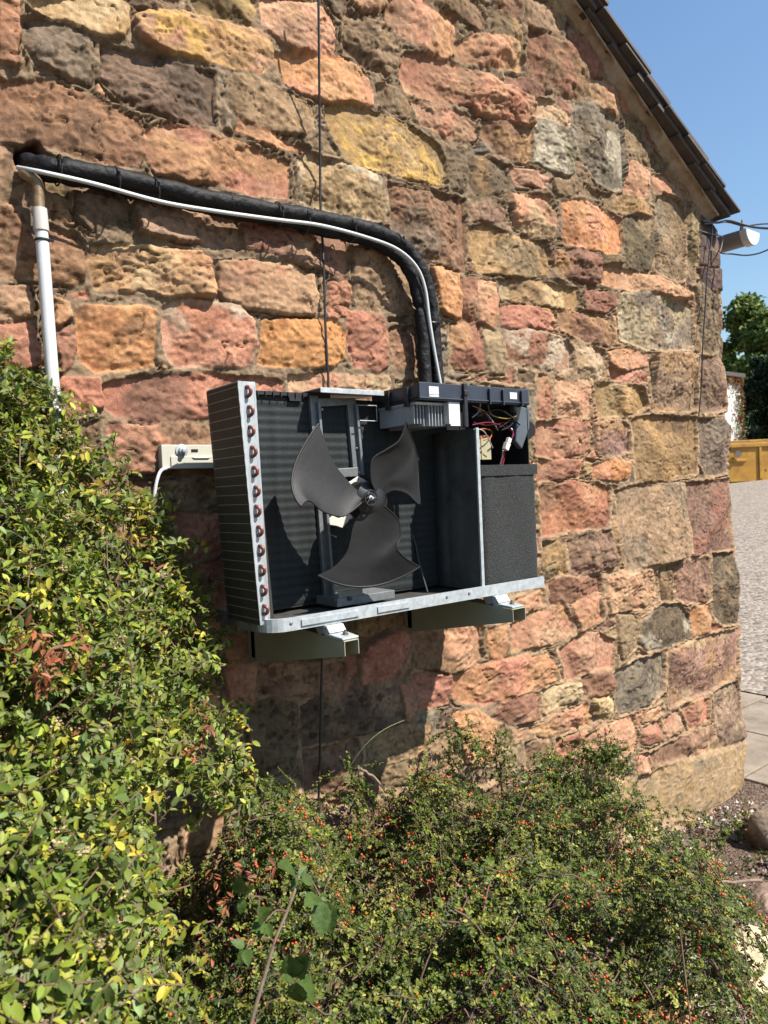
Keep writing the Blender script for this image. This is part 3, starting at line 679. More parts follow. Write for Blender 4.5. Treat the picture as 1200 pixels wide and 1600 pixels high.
# white moulded motor tabs
M_TAB = mat('tab_plastic', (.72, .70, .62), .4, var=.05)
for poly in (((535,755),(548,752),(560,744),(568,748),(573,752),(566,757),(552,760),(540,761)), ((513,812),(520,806),(530,810),(545,803),(548,806),(544,815),(535,825),(527,822),(515,820))):
    s = MB(); s.prism([P(*q, YM-.006) for q in poly], (0, .005, 0)); s.build('motor_tab', M_TAB, ac, bevel=.001)
mc = P(580, 782, YM); s = MB(); s.lathe(mc+Vector((0, .05, 0)), (0, -1, 0), [(0, .045), (.004, .05), (.06, .05), (.066, .044), (.068, .012), (.10, .007)], 28); s.build('fan_motor', M_BLACK, ac, sm=True)
# loose wire clips at top of bracket
s = MB(); s.tube([P(560, 633, -.24), P(588, 634, -.24), P(589, 658, -.24), P(562, 657, -.24)], .0016, 6, sub=1); s.build('wire_clip', M_GALV, ac)
# fan -----------------------------------------------------------------
YH = -.352
hub = P(578, 778, YH-.02)
fb_ = MB(); fb_.lathe(P(580, 780, YH)+Vector((0, .05, 0)), (0, -1, 0), [(0, .048), (.05, .046), (.062, .030), (.066, .018)], 28)
fanhub = fb_.build('fan_hub', M_BLACK, ac, sm=True)
rg = MB(); c = hub
ring = [c+Vector((.019*math.cos(a), -.004, .019*math.sin(a))) for a in np.linspace(0, 2*math.pi, 25)]
rg.tube(ring, .0022, 6, sub=1, cap=False)
for k in range(8):
    a = k*math.pi/4; rg.tube([c+Vector((.005*math.cos(a), -.004, .005*math.sin(a))), c+Vector((.019*math.cos(a), -.004, .019*math.sin(a)))], .0014, 5, sub=1)
sub(rg, 'hub_ring', M_BLACK, fanhub)
s = MB(); s.lathe(c+Vector((0, .003, 0)), (0, -1, 0), [(0, .006), (.008, .006), (.010, .003), (.016, .003)], 12); sub(s, 'shaft_nut', M_GALV, fanhub)
BL = [ # rows of (forward side, middle, back side), from hub outwards, in photo pixels on the fan's plane
 [((600,790),(583,798),(566,796)), ((622,812),(588,822),(552,822)), ((626,838),(588,850),(547,846)), ((620,856),(580,878),(540,866)), ((634,872),(578,898),(522,886)), ((656,886),(574,917),(497,899))],
 [((565,786),(567,779),(572,772)), ((548,800),(550,782),(556,764)), ((533,807),(530,778),(541,748)), ((505,799),(500,762),(521,722)), ((483,782),(472,745),(509,692)), ((471,791),(458,738),(498,662))],
 [((586,766),(592,770),(598,775)), ((580,748),(598,752),(615,766)), ((582,718),(612,740),(636,771)), ((603,703),(630,725),(656,788)), ((624,688),(642,708),(655,757)), ((635,660),(645,690),(654,720))]]
for bi, R_ in enumerate(BL):
    sm_rows = []
    def sp(col): 
        pts = [Vector((r[col][0], r[col][1], 0)) for r in R_]; return smooth(pts, 5)
    A, Mm, B_ = sp(0), sp(1), sp(2); nR = len(A); rows = []
    for i in range(nR):
        t = i/(nR-1); row = []
        for j in range(15):
            u = j/14; q = A[i]*(1-u)*(1-2*u)+Mm[i]*4*u*(1-u)+B_[i]*u*(2*u-1)
            y = YH-.010+(-.030+.062*u)*(.35+.65*t)+.012*math.sin(math.pi*u)*t+(.004*math.sin(u*16)*(u > .45)*t if bi == 2 else 0)
            row.append(P(q.x, q.y, y))
        rows.append(row)
    b = MB(); b.grid(rows, thick=(0, .0035, 0)); bl = b.build('fan_blade', M_FAN, ac, sm=True, label='blade with pleated torn edge' if bi == 2 else None)
    rm = MB(); rm.tube([p+Vector((0, .001, 0)) for p in rows[-1]], .0030, 6, sub=1); rm.tube([r[0]+Vector((0, .001, 0)) for r in rows], .0020, 6, sub=1); sub(rm, 'rim', M_FAN, bl, sm=True)
s = MB(); s.tube([mc+Vector((.03, .02, -.03)), P(640, 830, -.2), P(655, 880, -.22), P(668, 925, -.25)], .003, 6); s.build('motor_cable', M_BLACK, ac, sm=True)
s = MB(); s.prism([P(*q, -.20) for q in ((513,846),(528,845),(529,868),(514,869))], (0, .002, 0)); s.build('data_plate', M_GALVD, ac)
for q in ((503,640,YM-.002), (558,700,YM-.002), (516,800,YM-.002), (519,900,YM-.002), (562,738,YM-.003)):
    s = MB(); s.lathe(P(*q), (0, -1, 0), [(0, .0035), (.002, .0035), (.0028, .0015)], 8); sub(s, 'screw', M_GALV, mbk)
# partition -----------------------------------------------------------
xt, xb_ = P(743, 668, YF+.008).x, P(752, 918, YF+.008).x; zpt = P(743, 668, YF).z
pp = MB(); rows = []
for k in range(31):
    t = k/30; z = ztp-.012+(zpt-ztp+.012)*t; xx0 = xb_+(xt-xb_)*t; row = []
    for j in range(25):
        u = j/24; y = YF+.010+u*(.235); dx = .0+.03*max(0, u-.6)**1.3*3
        rel = 0
        if .25 < u < .75:
            for (za, zb2) in ((.08, .45), (.5, .62), (.66, .92)):
                if za < t < zb2: rel = -.0035
        row.append(Vector((xx0+dx+rel*(1 if (int(u*12) % 3) else .3), y, z)))
    rows.append(row)
pp.grid(rows, thick=(.0012, 0, 0)); part_ = pp.build('partition_panel', mat('dark_sheet_steel', (.095, .10, .096), .6, .2, var=.35, scale=15, bump=.2, bscale=40), ac, sm=True)
s = MB(); s.hexa([(xb_-.001, YF+.003, ztp-.008), (xb_+.010, YF+.003, ztp-.008), (xt+.008, YF+.003, zpt), (xt-.003, YF+.003, zpt)], [(xb_-.001, YF+.0095, ztp-.008), (xb_+.010, YF+.0095, ztp-.008), (xt+.008, YF+.0095, zpt), (xt-.003, YF+.0095, zpt)])
sub(s, 'front_flange', M_GALV, part_, bevel=.001)
# compressor jacket ---------------------------------------------------
YJ = YF+.022; j0 = P(750, 728, YJ); j1 = P(838, 727, YJ); jb0 = P(757, 915, YJ); jb1 = P(842, 905, YJ)
jx0, jx1, jz1, jz0 = max(j0.x, xt+.012), j1.x, (j0.z+j1.z)/2, ztp-.010
jb = MB(); n = 26; rows = []
def jr(z, ins=0, puff=0):
    pts = []; r = .02
    for (cx, cy, a0) in ((jx1-r, YJ+r, 270), (jx1-r, -.15-r, 0), (jx0+r, -.15-r, 90), (jx0+r, YJ+r, 180)):
        for a in range(0, 91, 18):
            an = math.radians(a0+a); pts.append(Vector((cx+(r-ins)*math.cos(an), cy+(r-ins)*math.sin(an), z)))
    # dense front run
    f0, f1 = pts[-1], pts[0]
    pts += [f0.lerp(f1, k/24)+Vector((0, .0012*math.sin(k*.35+z*11), 0)) for k in range(1, 24)]
    return pts
for k in range(n+1):
    t = k/n; z = jz0+(jz1-jz0)*t; p = jr(z, .004 if k == n else 0)
    if 0 < k < n: p = [q+Vector((.0012*math.sin(z*70+q.y*90), 0, 0)) for q in p]
    rows.append(p+[p[0]])
jb.grid(rows); jb.add(rows[-1][:-1], [tuple(range(len(rows[-1])-1))]); jk = jb.build('compressor_jacket', M_FELT, ac, sm=True)
fl = MB(); zz = jz1-.028
fl.grid([[q+Vector((0, -.0015, 0)) for q in [Vector((jx0+(jx1-jx0)*k/30, YJ-.001-.0012*abs(math.sin(k*.5)), z)) for k in range(31)]] for z in (zz, zz+.012, jz1+.003)], thick=(0, .003, 0)); sub(fl, 'flap', M_FELT, jk)
# right back panel
s = MB(); x = XR-.012; s.box(x-.002, x+.001, YF+.03, YB, ztp, P(830, 620, YF).z); s.box(x-.05, x, YB, YB+.003, ztp, P(830, 620, YF).z); s.box(jx0-.01, x, -.128, -.125, ztp, P(830, 625, YF).z)
s.build('rear_panel', M_BLACK, ac)
s = MB(); a = P(839, 845, YF+.028); s.box(x-.0035, x-.002, YF+.035, YF+.04, a.z-.012, a.z+.004); s.build('edge_clip', M_WHITE, ac)
# electronics box -----------------------------------------------------
eb = MB(); e0, e1 = P(655, 600, YF).x, P(826, 612, YF).x; ez1 = (P(655, 598, YF).z+P(825, 607, YF).z)/2; ez0 = P(700, 627, YF).z
eb.box(e0, e1, YF, YF+.006, ez0, ez1); eb.box(e0, e0+.004, YF+.0062, YF+.20, ez0, ez1-.004); eb.box(e1-.004, e1, YF+.0062, YF+.2, ez0, ez1)
eb.box(e0, e1, YF+.202, YF+.206, ez0, ez1-.002); eb.box(e0+.0042, e1-.0042, YF+.0062, YF+.2, ez0+.004, ez0+.007)
# ledge, ribs
eb.box(e0-.002, e1, YF-.004, YF-.0005, ez0+.004, ez0+.008); 
for px in (762, 783, 812): x = P(px, 612, YF).x; eb.box(x, x+.006, YF-.008, YF-.0005, ez0-.004, ez1-.006)
for px in (700, 740, 790): x = P(px, 612, YF).x; eb.box(x, x+.012, YF+.001, YF+.01, ez1+.0005, ez1+.004)
box_ = eb.build('electronics_box', M_NAVY, ac, bevel=.0015)
s = MB()
for yy in (YF+.04, YF+.12): s.box(e0-.008, e0-.0005, yy, yy+.018, ez0-.012, ez1-.01)
s.box(e0-.004, e0-.0005, YF+.01, YF+.2, ez0+.006, ez0+.011); sub(s, 'side_clip', M_BLACK, box_, bevel=.001)
s = MB(); s.box(e0+.010, e1-.01, YF+.012, YF+.19, ez0+.012, ez1-.012); sub(s, 'circuit_board', mat('pcb', (.05, .06, .045), .5, var=.4, scale=60), box_)
for (a, b_) in ((670, 685), (796, 807)):
    x0, x1 = P(a, 610, YF).x, P(b_, 612, YF).x; s = MB(); s.box(x0, x1, YF-.0012, YF-.0002, ez0+.016, ez1-.010 if a < 700 else ez1-.012)
    if a < 700: s.box(x0, x1, YF-.0012, YF-.0002, ez0+.010, ez0+.0145)
    sub(s, 'sticker', M_WHITE, box_)
x = P(722, 610, YF).x; s = MB(); s.box(x, x+.012, YF-.008, YF+.004, P(722, 668, YF).z, ez1+.003); s.box(x-.002, x+.014, YF-.012, YF-.0085, ez1-.03, ez1-.016); s.build('box_clip', M_BLACK, ac, bevel=.002)
# heat sink
hs = MB(); h0, h1 = P(652, 650, YF+.02).x, P(700, 650, YF+.02).x; hz1, hz0 = ez0-.001, P(680, 664, YF).z
hs.box(h0-.004, h1+.003, YF+.02, YF+.18, hz1-.008, hz1-.001)
for k in range(11):
    xx = h0+(h1-h0)*k/10; hs.box(xx-.0009, xx+.0009, YF+.022+(.01 if k < 4 else 0), YF+.18, hz0+(.006 if k < 3 else 0), hz1-.008)
hs.build('heat_sink', M_ALU, ac)
s = MB(); s.box(P(705, 640, YF).x, P(720, 640, YF).x, YF+.004, YF+.006, P(710, 665, YF).z, ez0-.001); s.box(P(703, 640, YF).x, P(705, 640, YF).x, YF+.004, YF+.15, P(710, 662, YF).z, ez0-.001); s.build('white_bracket', M_WHITE, ac)
# cavity: transformer, grommet, connector, wires
YT = YF+.05; s = MB(); a = P(744, 684, YT); b_ = P(768, 718, YT); s.box(a.x, b_.x, YT, YT+.04, b_.z, a.z); s.box(a.x+.017, a.x+.021, YT-.0022, YT-.0005, b_.z, a.z); tr = s.build('transformer', M_GOLD, ac, bevel=.001)
s = MB(); s.box(a.x+.002, b_.x-.002, YT+.004, YT+.036, a.z+.0005, a.z+.008); sub(s, 'winding', mat('orange_tape', (.45, .12, .05), .5), tr)
s = MB(); ct = P(812, 668, YT+.02); s.lathe(P(808, 672, YT+.05), (-.25, -1, -.1), [(0, .045), (.02, .040), (.05, .030), (.06, .026)], 20); s.build('terminal_cover', M_BLACK, ac, sm=True)
s = MB(); s.prism([P(*q, YF+.03) for q in ((803,632),(828,638),(828,668),(816,702),(806,690),(808,660))], (0, .02, 0)); s.build('cable_guard', mat('grey_plastic', (.10, .115, .14), .3, var=.1), ac, bevel=.004)
s = MB(); A_ = P(786, 704, YF+.012); B2 = P(803, 684, YF+.012); d = (P(797, 681, YF+.012)-P(789, 706, YF+.012)).normalized(); e = Vector((d.z, 0, -d.x)); c0 = P(795, 694, YF+.012)
s.hexa([c0-d*.018-e*.007, c0-d*.018+e*.007, c0+d*.004+e*.008, c0+d*.004-e*.008], [p+Vector((0, .014, 0)) for p in (c0-d*.018-e*.007, c0-d*.018+e*.007, c0+d*.004+e*.008, c0+d*.004-e*.008)])
s.hexa([c0+d*.005-e*.0065, c0+d*.005+e*.0065, c0+d*.020+e*.0065, c0+d*.020-e*.0065], [p+Vector((0, .011, 0)) for p in (c0+d*.005-e*.0065, c0+d*.005+e*.0065, c0+d*.020+e*.0065, c0+d*.020-e*.0065)])
s.build('connector', M_CONN, ac, bevel=.001)
WC = dict(r=(.22, .015, .015), w=(.5, .5, .48), b=(.012, .012, .014), y=(.35, .25, .04), o=(.55, .16, .03), m=(.18, .015, .05))
WM = {k: mat('wire_'+n_, WC[k], .35, var=.05, bump=0) for k, n_ in dict(r='red', w='white', b='black', y='yellow', o='orange', m='crimson').items()}
wires = [('w', (738,652),(748,643),(752,625),(758,612)), ('w', (738,634),(756,642),(768,656),(778,672)), ('o', (752,650),(750,630),(757,614)), ('r', (740,660),(760,664),(780,662),(800,656)),
         ('m', (738,664),(765,660),(790,668),(802,676),(799,686)), ('b', (795,612),(803,632),(797,655),(780,668)), ('b', (792,614),(806,636),(800,662),(784,672)), ('y', (762,632),(768,648),(790,654),(806,650),(808,640)),
         ('w', (770,700),(756,674),(740,671)), ('o', (745,684),(742,674),(756,670),(768,674),(766,684),(756,688)), ('r', (799,684),(801,672),(790,664)), ('w', (786,704),(784,716),(781,726)), ('r', (789,704),(788,716),(785,727)), ('m', (788,704),(786,714),(783,726)), ('b', (745,650),(775,640),(795,648),(812,664)), ('r', (744,640),(760,648),(765,662)), ('w', (770,612),(785,611),(800,613)), ('b', (806,612),(803,628),(806,644))]
for i, wr in enumerate(wires):
    s = MB(); yb0 = YF+.02+.03*random.random(); s.tube([P(q[0], q[1], yb0+.012*math.sin(j*1.7+i)) for j, q in enumerate(wr[1:])], .0017 if wr[0] != 'b' else .0024, 6, sub=5); s.build('wire', WM[wr[0]], ac, sm=True)
# ------------------------------------------------------------------ bracket set on the wall
br = empty('wall_bracket', P(330, 715, 0), 'cream wall rail and two cantilever arms carrying the air conditioner', 'bracket')
ra, rb_ = P(252, 695, -.045), P(252, 733, -.045)
s = MB(); zr1, zr0_ = ra.z, rb_.z; s.box(ra.x, P(700, 720, -.045).x, -.045, -.0425, zr0_+.002, zr1); s.box(ra.x, P(700, 720, -.045).x, -.0425, .0, zr0_, zr0_+.002); s.box(ra.x, P(700, 720, -.045).x, -.0425, .0, zr1-.002, zr1-.0002)
s.box(ra.x-.0005, ra.x+.002, -.0425, -.01, zr0_+.002, zr1-.002)
s.box(ra.x+.022, P(700, 720, -.045).x, -.049, -.0452, zr0_+.0005, zr0_+.032)
rl = s.build('rail', M_CREAM, br, bevel=.0012)
s = MB(); c = P(278, 720, -.052); s.lathe(P(300, 715, -.0495), (1, 0, 0), [(0, .001), (.006, .0035), (.045, .0035), (.05, .001)], 8); sub(s, 'pressed_bead', M_CREAM, rl)
c = P(284, 704, -.046); s = MB(); s.lathe(c, (0, -1, 0), [(0, .017), (.002, .017), (.003, .010), (.012, .010), (.013, .006), (.02, .006), (.021, .003)], 18); sub(s, 'bolt', M_GALV, rl, sm=True)
s = MB(); c = P(299, 704, -.046); s.box(c.x, c.x+.018, -.0462, -.0455, c.z-.0035, c.z+.0035); sub(s, 'slot', M_BLACK, rl)
def arm(pl, pr, pyt, pyb, yend):
    x0, x1 = P(pl, pyb, yend).x, P(pr, pyb, yend).x; z0 = P(pl, pyb, yend).z; zt2 = zb-.012; zt1 = P(pl, pyt, yend).z
    s = MB(); t = .0022
    zbk = z0+.012  # underside kicks up slightly to the front
    def side(x): return [(x, yend, z0), (x, yend, zt1), (x, -.02, zt2), (x, -.02, z0-.085)]
    for x in (x0, x1-t): s.prism(side(x), (t, 0, 0))
    s.hexa([(x0+t, yend, zt1), (x1-t, yend, zt1), (x1-t, yend, zt1-t), (x0+t, yend, zt1-t)], [(x0+t, -.02, zt2), (x1-t, -.02, zt2), (x1-t, -.02, zt2-t), (x0+t, -.02, zt2-t)])
    s.box(x0, x1, -.0415, -.0025, z0-.07, zr0_-.003)
    o = s.build('arm', M_CREAMSH, br, bevel=.0008)
    f = MB(); xm = (x0+x1)/2
    f.prism([(xm-.03, -.435, zt1+.001), (xm-.03, -.435, zt1+.006), (xm-.008, -.40, zt1+.02), (xm+.022, -.40, zt1+.02), (xm+.03, -.435, zt1+.006), (xm+.03, -.435, zt1+.001)], (0, .06, 0)) if False else None
    f.hexa([(xm-.022, yend+.004, zt1+.001), (xm+.024, yend+.004, zt1+.001), (xm+.024, yend+.004, zt1+.006), (xm-.022, yend+.004, zt1+.006)], [(xm-.026, yend+.075, zt1+.002), (xm+.026, yend+.075, zt1+.002), (xm+.026, yend+.075, zt1+.012), (xm-.026, yend+.075, zt1+.012)])
    f.hexa([(xm-.024, yend+.052, zt1+.012), (xm+.024, yend+.052, zt1+.012), (xm+.024, yend+.065, zb-.001), (xm-.024, yend+.065, zb-.001)], [(xm-.026, yend+.10, zt1+.004), (xm+.026, yend+.10, zt1+.004), (xm+.026, yend+.12, zb-.001), (xm-.026, yend+.12, zb-.001)])
    ff = sub(f, 'foot_plate', M_GALV, o, bevel=.002)
    g = MB(); g.lathe((xm+.004, yend+.030, zt1+.0075), (0, 0, 1), [(0, .009), (.002, .009), (.0025, .006), (.007, .006), (.0075, .003), (.012, .003)], 6); sub(g, 'bolt', M_RUST, o)
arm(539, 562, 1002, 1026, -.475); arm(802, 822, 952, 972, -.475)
# white flex from the rail
s = MB(); s.tube([P(262, 731, -.05), P(252, 735, -.055), P(246, 748, -.058), P(242, 770, -.058), P(241, 800, -.055), P(244, 840, -.05), P(250, 900, -.045), P(252, 960, -.04)], .0042, 8)
tag(s.build('flex_cable', M_WHITE, sm=True), 'short white cable hanging from the left end of the cream rail into the shrub', 'cable')
# ------------------------------------------------------------------ pipe run
pr = empty('insulated_pipe', P(350, 320, 0), 'black foam lagged pipe strapped to a white cable, curving down to the air conditioner', 'pipe')
up = [(38,253,.03),(60,258,-.03),(92,262,-.062),(150,270,-.066),(240,290,-.066),(330,311,-.066),(430,328,-.066),(500,341,-.066),(560,353,-.066),(610,371,-.068),(644,398,-.07),(664,435,-.07),(673,470,-.068),(678,510,-.066),(681,560,-.066),(684,604,-.07)]
lo = [(38,262,.03),(60,268,-.03),(92,272,-.04),(150,285,-.045),(240,304,-.045),(330,324,-.045),(430,341,-.045),(500,357,-.046),(560,371,-.05),(600,385,-.055),(632,410,-.062),(648,445,-.066),(656,480,-.068),(661,520,-.07),(665,604,-.074)]
def wob(pts, seed, a=.0024):
    r = random.Random(seed); return [p+Vector((r.uniform(-a, a), 0, r.uniform(-a, a))) for p in pts]
def tie_d(t, cuts, w=.008): return min([abs(t-c) for c in cuts])
U = [P(a, b, c) for a, b, c in up]; Lw = [P(a, b, c) for a, b, c in lo]
cutsU = (.135, .27, .40, .52, .66, .83); cutsL = (.2, .45, .78, .86)
s = MB(); s.tube(wob(smooth(U, 6), 1), lambda t: .0215-.0045*math.exp(-(tie_d(t, cutsU)/.006)**2)+.0006*math.sin(t*90), 14, sub=1); p1 = s.build('foam_lagging', M_FOAM, pr, sm=True)
s = MB(); s.tube(wob(smooth(Lw, 6), 2), lambda t: .0205-.006*math.exp(-(tie_d(t, cutsL)/.006)**2), 14, sub=1); s.build('foam_lagging', M_FOAM, pr, sm=True)
wc = [(28,262,-.02),(50,266,-.07),(80,272,-.088),(150,288,-.092),(250,315,-.090),(330,329,-.090),(430,343,-.091),(500,352,-.092),(570,370,-.094),(620,389,-.096),(650,416,-.098),(664,450,-.098),(671,500,-.097),(679,550,-.095),(689,604,-.094)]
s = MB(); s.tube([P(a, b, c) for a, b, c in wc], .0052, 10, sub=6); s.build('white_cable', mat('off_white_cable', (.60, .63, .63), .35, var=.06, scale=15), pr, sm=True)
for (tx_, ty_, dx, dy) in ((91,266,.05,1),(180,284,-.1,1),(241,300,-.1,1),(433,336,-.1,1),(475,346,-.08,1),(546,360,-.2,1),(622,380,-.75,1),(671,507,1,.1)):
    c = P(tx_, ty_, -.062); ax = Vector((dx, 0, dy)).normalized() if dx != 1 else Vector((1, 0, 0)); ax = Vector((ax.x, 0, ax.z)); R1, R2 = .034, .033
    pts = [c+ax*R1*math.cos(a)+Vector((0, -1, 0))*R2*math.sin(a) for a in np.linspace(0, 2*math.pi, 21)]
    s = MB(); s.tube(pts, .0020, 6, sub=1, cap=False); s.tube([c-Vector((0, R2, 0))+ax*.004, c-Vector((0, R2+.004, 0))+ax*.012], .0028, 6, sub=1); s.build('cable_tie', M_BLACK, pr, sm=True)
# overflow pipe
op = empty('overflow_pipe', P(60, 320, 0), 'white plastic overflow pipe on a corroded copper elbow at the left of the wall', 'pipe')
s = MB(); s.tube([P(34, 268, .05), P(38, 272, -.03), P(46, 276, -.055), P(57, 284, -.06), P(60, 300, -.06), P(61, 330, -.06)], .0125, 14, sub=5); s.build('copper_elbow', mat('weathered_copper', (.20, .10, .055), .5, .5, var=.5, scale=40, bump=.3, col2=(.36, .28, .16)), op, sm=True)
w0, w1 = P(62, 326, -.06), P(84, 615, -.06); w2 = w1+(w1-w0)*1.2
s = MB(); s.tube([w0, w2], .0140, 18, sub=1); s.build('plastic_pipe', M_WHITE, op, sm=True)
s = MB(); dr = (w1-w0).normalized(); s.lathe(w0, dr, [(0, .0155), (.046, .0168), (.050, .0166), (.052, .0145)], 20); s.build('coupling', mat('beige_plastic', (.62, .58, .52), .4, var=.1), op, sm=True)
c = w0+dr*.068; s = MB(); s.lathe(c, dr, [(0, .0148), (.0015, .0165), (.0045, .0165), (.006, .0148)], 20); s.tube([c+Vector((.014, -.004, 0)), c+Vector((.024, -.004, -.002))], .003, 6, sub=1); s.build('strap', M_BLACK, op, sm=True)
# vertical black cable on the wall
s = MB(); s.tube([P(496, -60, -.125), P(497.5, 0, -.118), P(499, 150, -.07), P(500, 250, -.038), P(501, 330, -.03), P(504, 380, -.024), P(506, 420, -.034), P(508, 500, -.034), P(511, 560, -.034), P(513, 615, -.034), P(509, 800, -.034), P(505, 950, -.036), P(503, 1030, -.036), P(501, 1130, -.038), P(499, 1210, -.042), P(496, 1300, -.05)], .0036, 8)
tag(s.build('black_cable', M_BLACK, sm=True), 'thin black cable running straight down the wall behind the air conditioner', 'cable')
# ------------------------------------------------------------------ gutter and overhead lines
gc = P(1177, 368, -.11); gu = empty('gutter', gc, 'grey half round gutter end with a white stop cap at the eaves', 'gutter')
s = MB(); prof = [(a, b) for a, b in [(.062*math.cos(t), .062*math.sin(t)) for t in np.linspace(math.pi, 2*math.pi, 15)]]
gx, gy, gzz = gc.x-.01, gc.y, gc.z+.02
s.grid([[Vector((gx+a, y, gzz+b)) for a, b in prof] for y in (gy+.004, gy+.3, gy+2, gy+6)], thick=(0, 0, .0025)); s.build('channel', mat('grey_gutter_plastic', (.26, .25, .24), .45, var=.1, scale=10), gu, sm=True)
s = MB(); pr2 = [(1.09*a, 1.09*b) for a, b in prof]; s.prism([Vector((gx+a, gy-.004, gzz+b)) for a, b in pr2], (0, .0035, 0)); s.grid([[Vector((gx+a, y, gzz+b)) for a, b in pr2] for y in (gy, gy+.03)], thick=(0, 0, -.002)); s.build('stop_cap', M_WHITE, gu, sm=True)
s = MB(); s.tube([(gx-.055, gy+.02, gzz), (gx-.058, gy+.02, gzz+.05)], lambda t: .012*(1-t)+.003, 8, sub=1); s.build('bracket_hook', M_RUST, gu)
M_WIREG = mat('grey_cable', (.14, .14, .15), .5, var=.1)
def ohn(px, py, xs_):
    x0 = P(xs_, 400).x; q = P(px, py, 0); c = (q.x-CAM[0])/1.854; return -max(.02, (-.82+1.854*c-x0)/(c+.475))
def oh(pts, r, label, m=None):
    s = MB(); s.tube([P(a, b, ohn(a, b, 1106) if a > 1115 and a < 1240 and c < -.02 else c) for a, b, c in pts if a < 1290], r, 7); return tag(s.build('overhead_cable', m or M_WIREG, sm=True), label, 'cable', 'cables strung from the barn corner')
oh([(1098,345,-.02),(1120,348,-.03),(1140,345,-.05),(1165,352,-.12),(1185,356,-.2),(1225,358,-.35),(1300,350,-.7),(1600,290,-1.1)], .0055, 'thickest cable leaving the barn corner just above the gutter cap')
oh([(1100,350,-.02),(1135,347,-.05),(1162,353,-.13),(1190,350,-.22),(1230,349,-.36),(1300,340,-.7),(1600,270,-1.12)], .0035, 'thin upper cable twisted beside the thick one above the gutter cap')
oh([(1092,360,-.02),(1112,366,-.02),(1128,370,-.02),(1127,386,-.02),(1126,395,-.03),(1145,397,-.1),(1165,399,-.18),(1185,396,-.25),(1205,388,-.33),(1300,340,-.7),(1600,265,-1.13)], .0035, 'sagging cable passing below the gutter cap from the blue brick corner')
s = MB(); s.tube([P(a, b, -.035) for a, b in ((1113,342),(1112,370),(1108,400),(1104,440),(1102,480),(1098,540),(1096,600),(1092,650))], .0032, 7)
tag(s.build('corner_cable', M_BLACK, sm=True), 'thin dark cable hanging down the blue brick corner of the barn', 'cable')
# ------------------------------------------------------------------ ground
def sheet(name, xs, ys, m, dz=0, mask=None, label=None, amp=0, seed=0):
    X, Y = np.meshgrid(xs, ys); Z = gz(X, Y)+dz
    if amp: Z = Z+amp*fbm(X*3, Y*3, 4, seed)*((np.abs(X) < 6) & (np.abs(Y) < 5))
    V = np.stack([X, Y, Z], -1).reshape(-1, 3); idx = np.arange(X.size).reshape(X.shape)
    F = np.stack([idx[:-1, :-1], idx[:-1, 1:], idx[1:, 1:], idx[1:, :-1]], -1).reshape(-1, 4)
    return np_mesh(name, V, F, m, None, sm=True)
def ground_mat(name, ca, cb_, scale, vor=None, bd=.01):
    m = mat(name, ca, .97, var=.3, scale=scale, bump=.8, bscale=scale*5, col2=cb_, bd=bd, spec=.08)
    if vor:
        n = m.node_tree.nodes; L = m.node_tree.links; b = n['Principled BSDF']; tc = n['Texture Coordinate']
        v = n.new('ShaderNodeTexVoronoi'); v.inputs['Scale'].default_value = vor[0]; L.new(tc.outputs['Object'], v.inputs['Vector'])
        cr = n.new('ShaderNodeValToRGB'); cr.color_ramp.elements[0].color = (*vor[1], 1); cr.color_ramp.elements[1].color = (*vor[2], 1)
        sx = n.new('ShaderNodeSeparateColor'); L.new(v.outputs['Color'], sx.inputs[0]); L.new(sx.outputs[0], cr.inputs[0])
        mx = n.new('ShaderNodeMix'); mx.data_type = 'RGBA'; mx.inputs[0].default_value = vor[3]
        src = b.inputs['Base Color'].links[0].from_socket; L.new(src, mx.inputs[6]); L.new(cr.outputs[0], mx.inputs[7]); L.new(mx.outputs[2], b.inputs['Base Color'])
        bp = n.new('ShaderNodeBump'); bp.inputs['Strength'].default_value = .9; bp.inputs['Distance'].default_value = .012; bp.invert = True; L.new(v.outputs['Distance'], bp.inputs['Height']); L.new(bp.outputs[0], b.inputs['Normal'])
    return m
M_SOIL = ground_mat('mulch_soil', (.07, .045, .032), (.17, .115, .085), 12, (90, (.05, .03, .022), (.24, .18, .14), .55), .02)
gxs = np.concatenate([[-600, -200, -60, -20], np.arange(-8, 6, .05), np.arange(6, 28, .8), [40, 90, 200, 600]])
gys = np.concatenate([[-600, -200, -60, -20], np.arange(-6, 4, .05), np.arange(4, 28, .8), [40, 90, 200, 600]])
g = sheet('ground', gxs, gys, M_SOIL, 0, amp=.02, seed=3); g['kind'] = 'structure'
M_GRAV = ground_mat('gravel', (.22, .178, .142), (.31, .255, .205), 2, (30, (.075, .06, .048), (.42, .36, .30), .6))
y_ = sheet('yard', np.concatenate([np.arange(4.45, 28, .5), [40, 80]]), np.concatenate([np.arange(-12, 30, 1.0), [60]]), M_GRAV, .032); y_['kind'] = 'structure'
# stone flags beside the eaves wall
M_FLAG = mat('flagstone', (.17, .13, .095), .9, var=.3, scale=4, bump=.7, bscale=40, col2=(.40, .32, .235), bd=.004)
s = MB(); yy = -.42
rr = random.Random(4)
while yy < 12:
    xx = 2.92; hgt = rr.uniform(.42, .6)
    while xx < 4.4:
        wd = min(rr.uniform(.45, .8), 4.45-xx)
        if wd > .12: s.box(xx+.006, xx+wd-.006, yy+.006, yy+hgt-.006, -.02, .03+rr.uniform(-.003, .004))
        xx += wd
    yy += hgt
pth = s.build('path', M_FLAG, bevel=.006); pth['kind'] = 'structure'

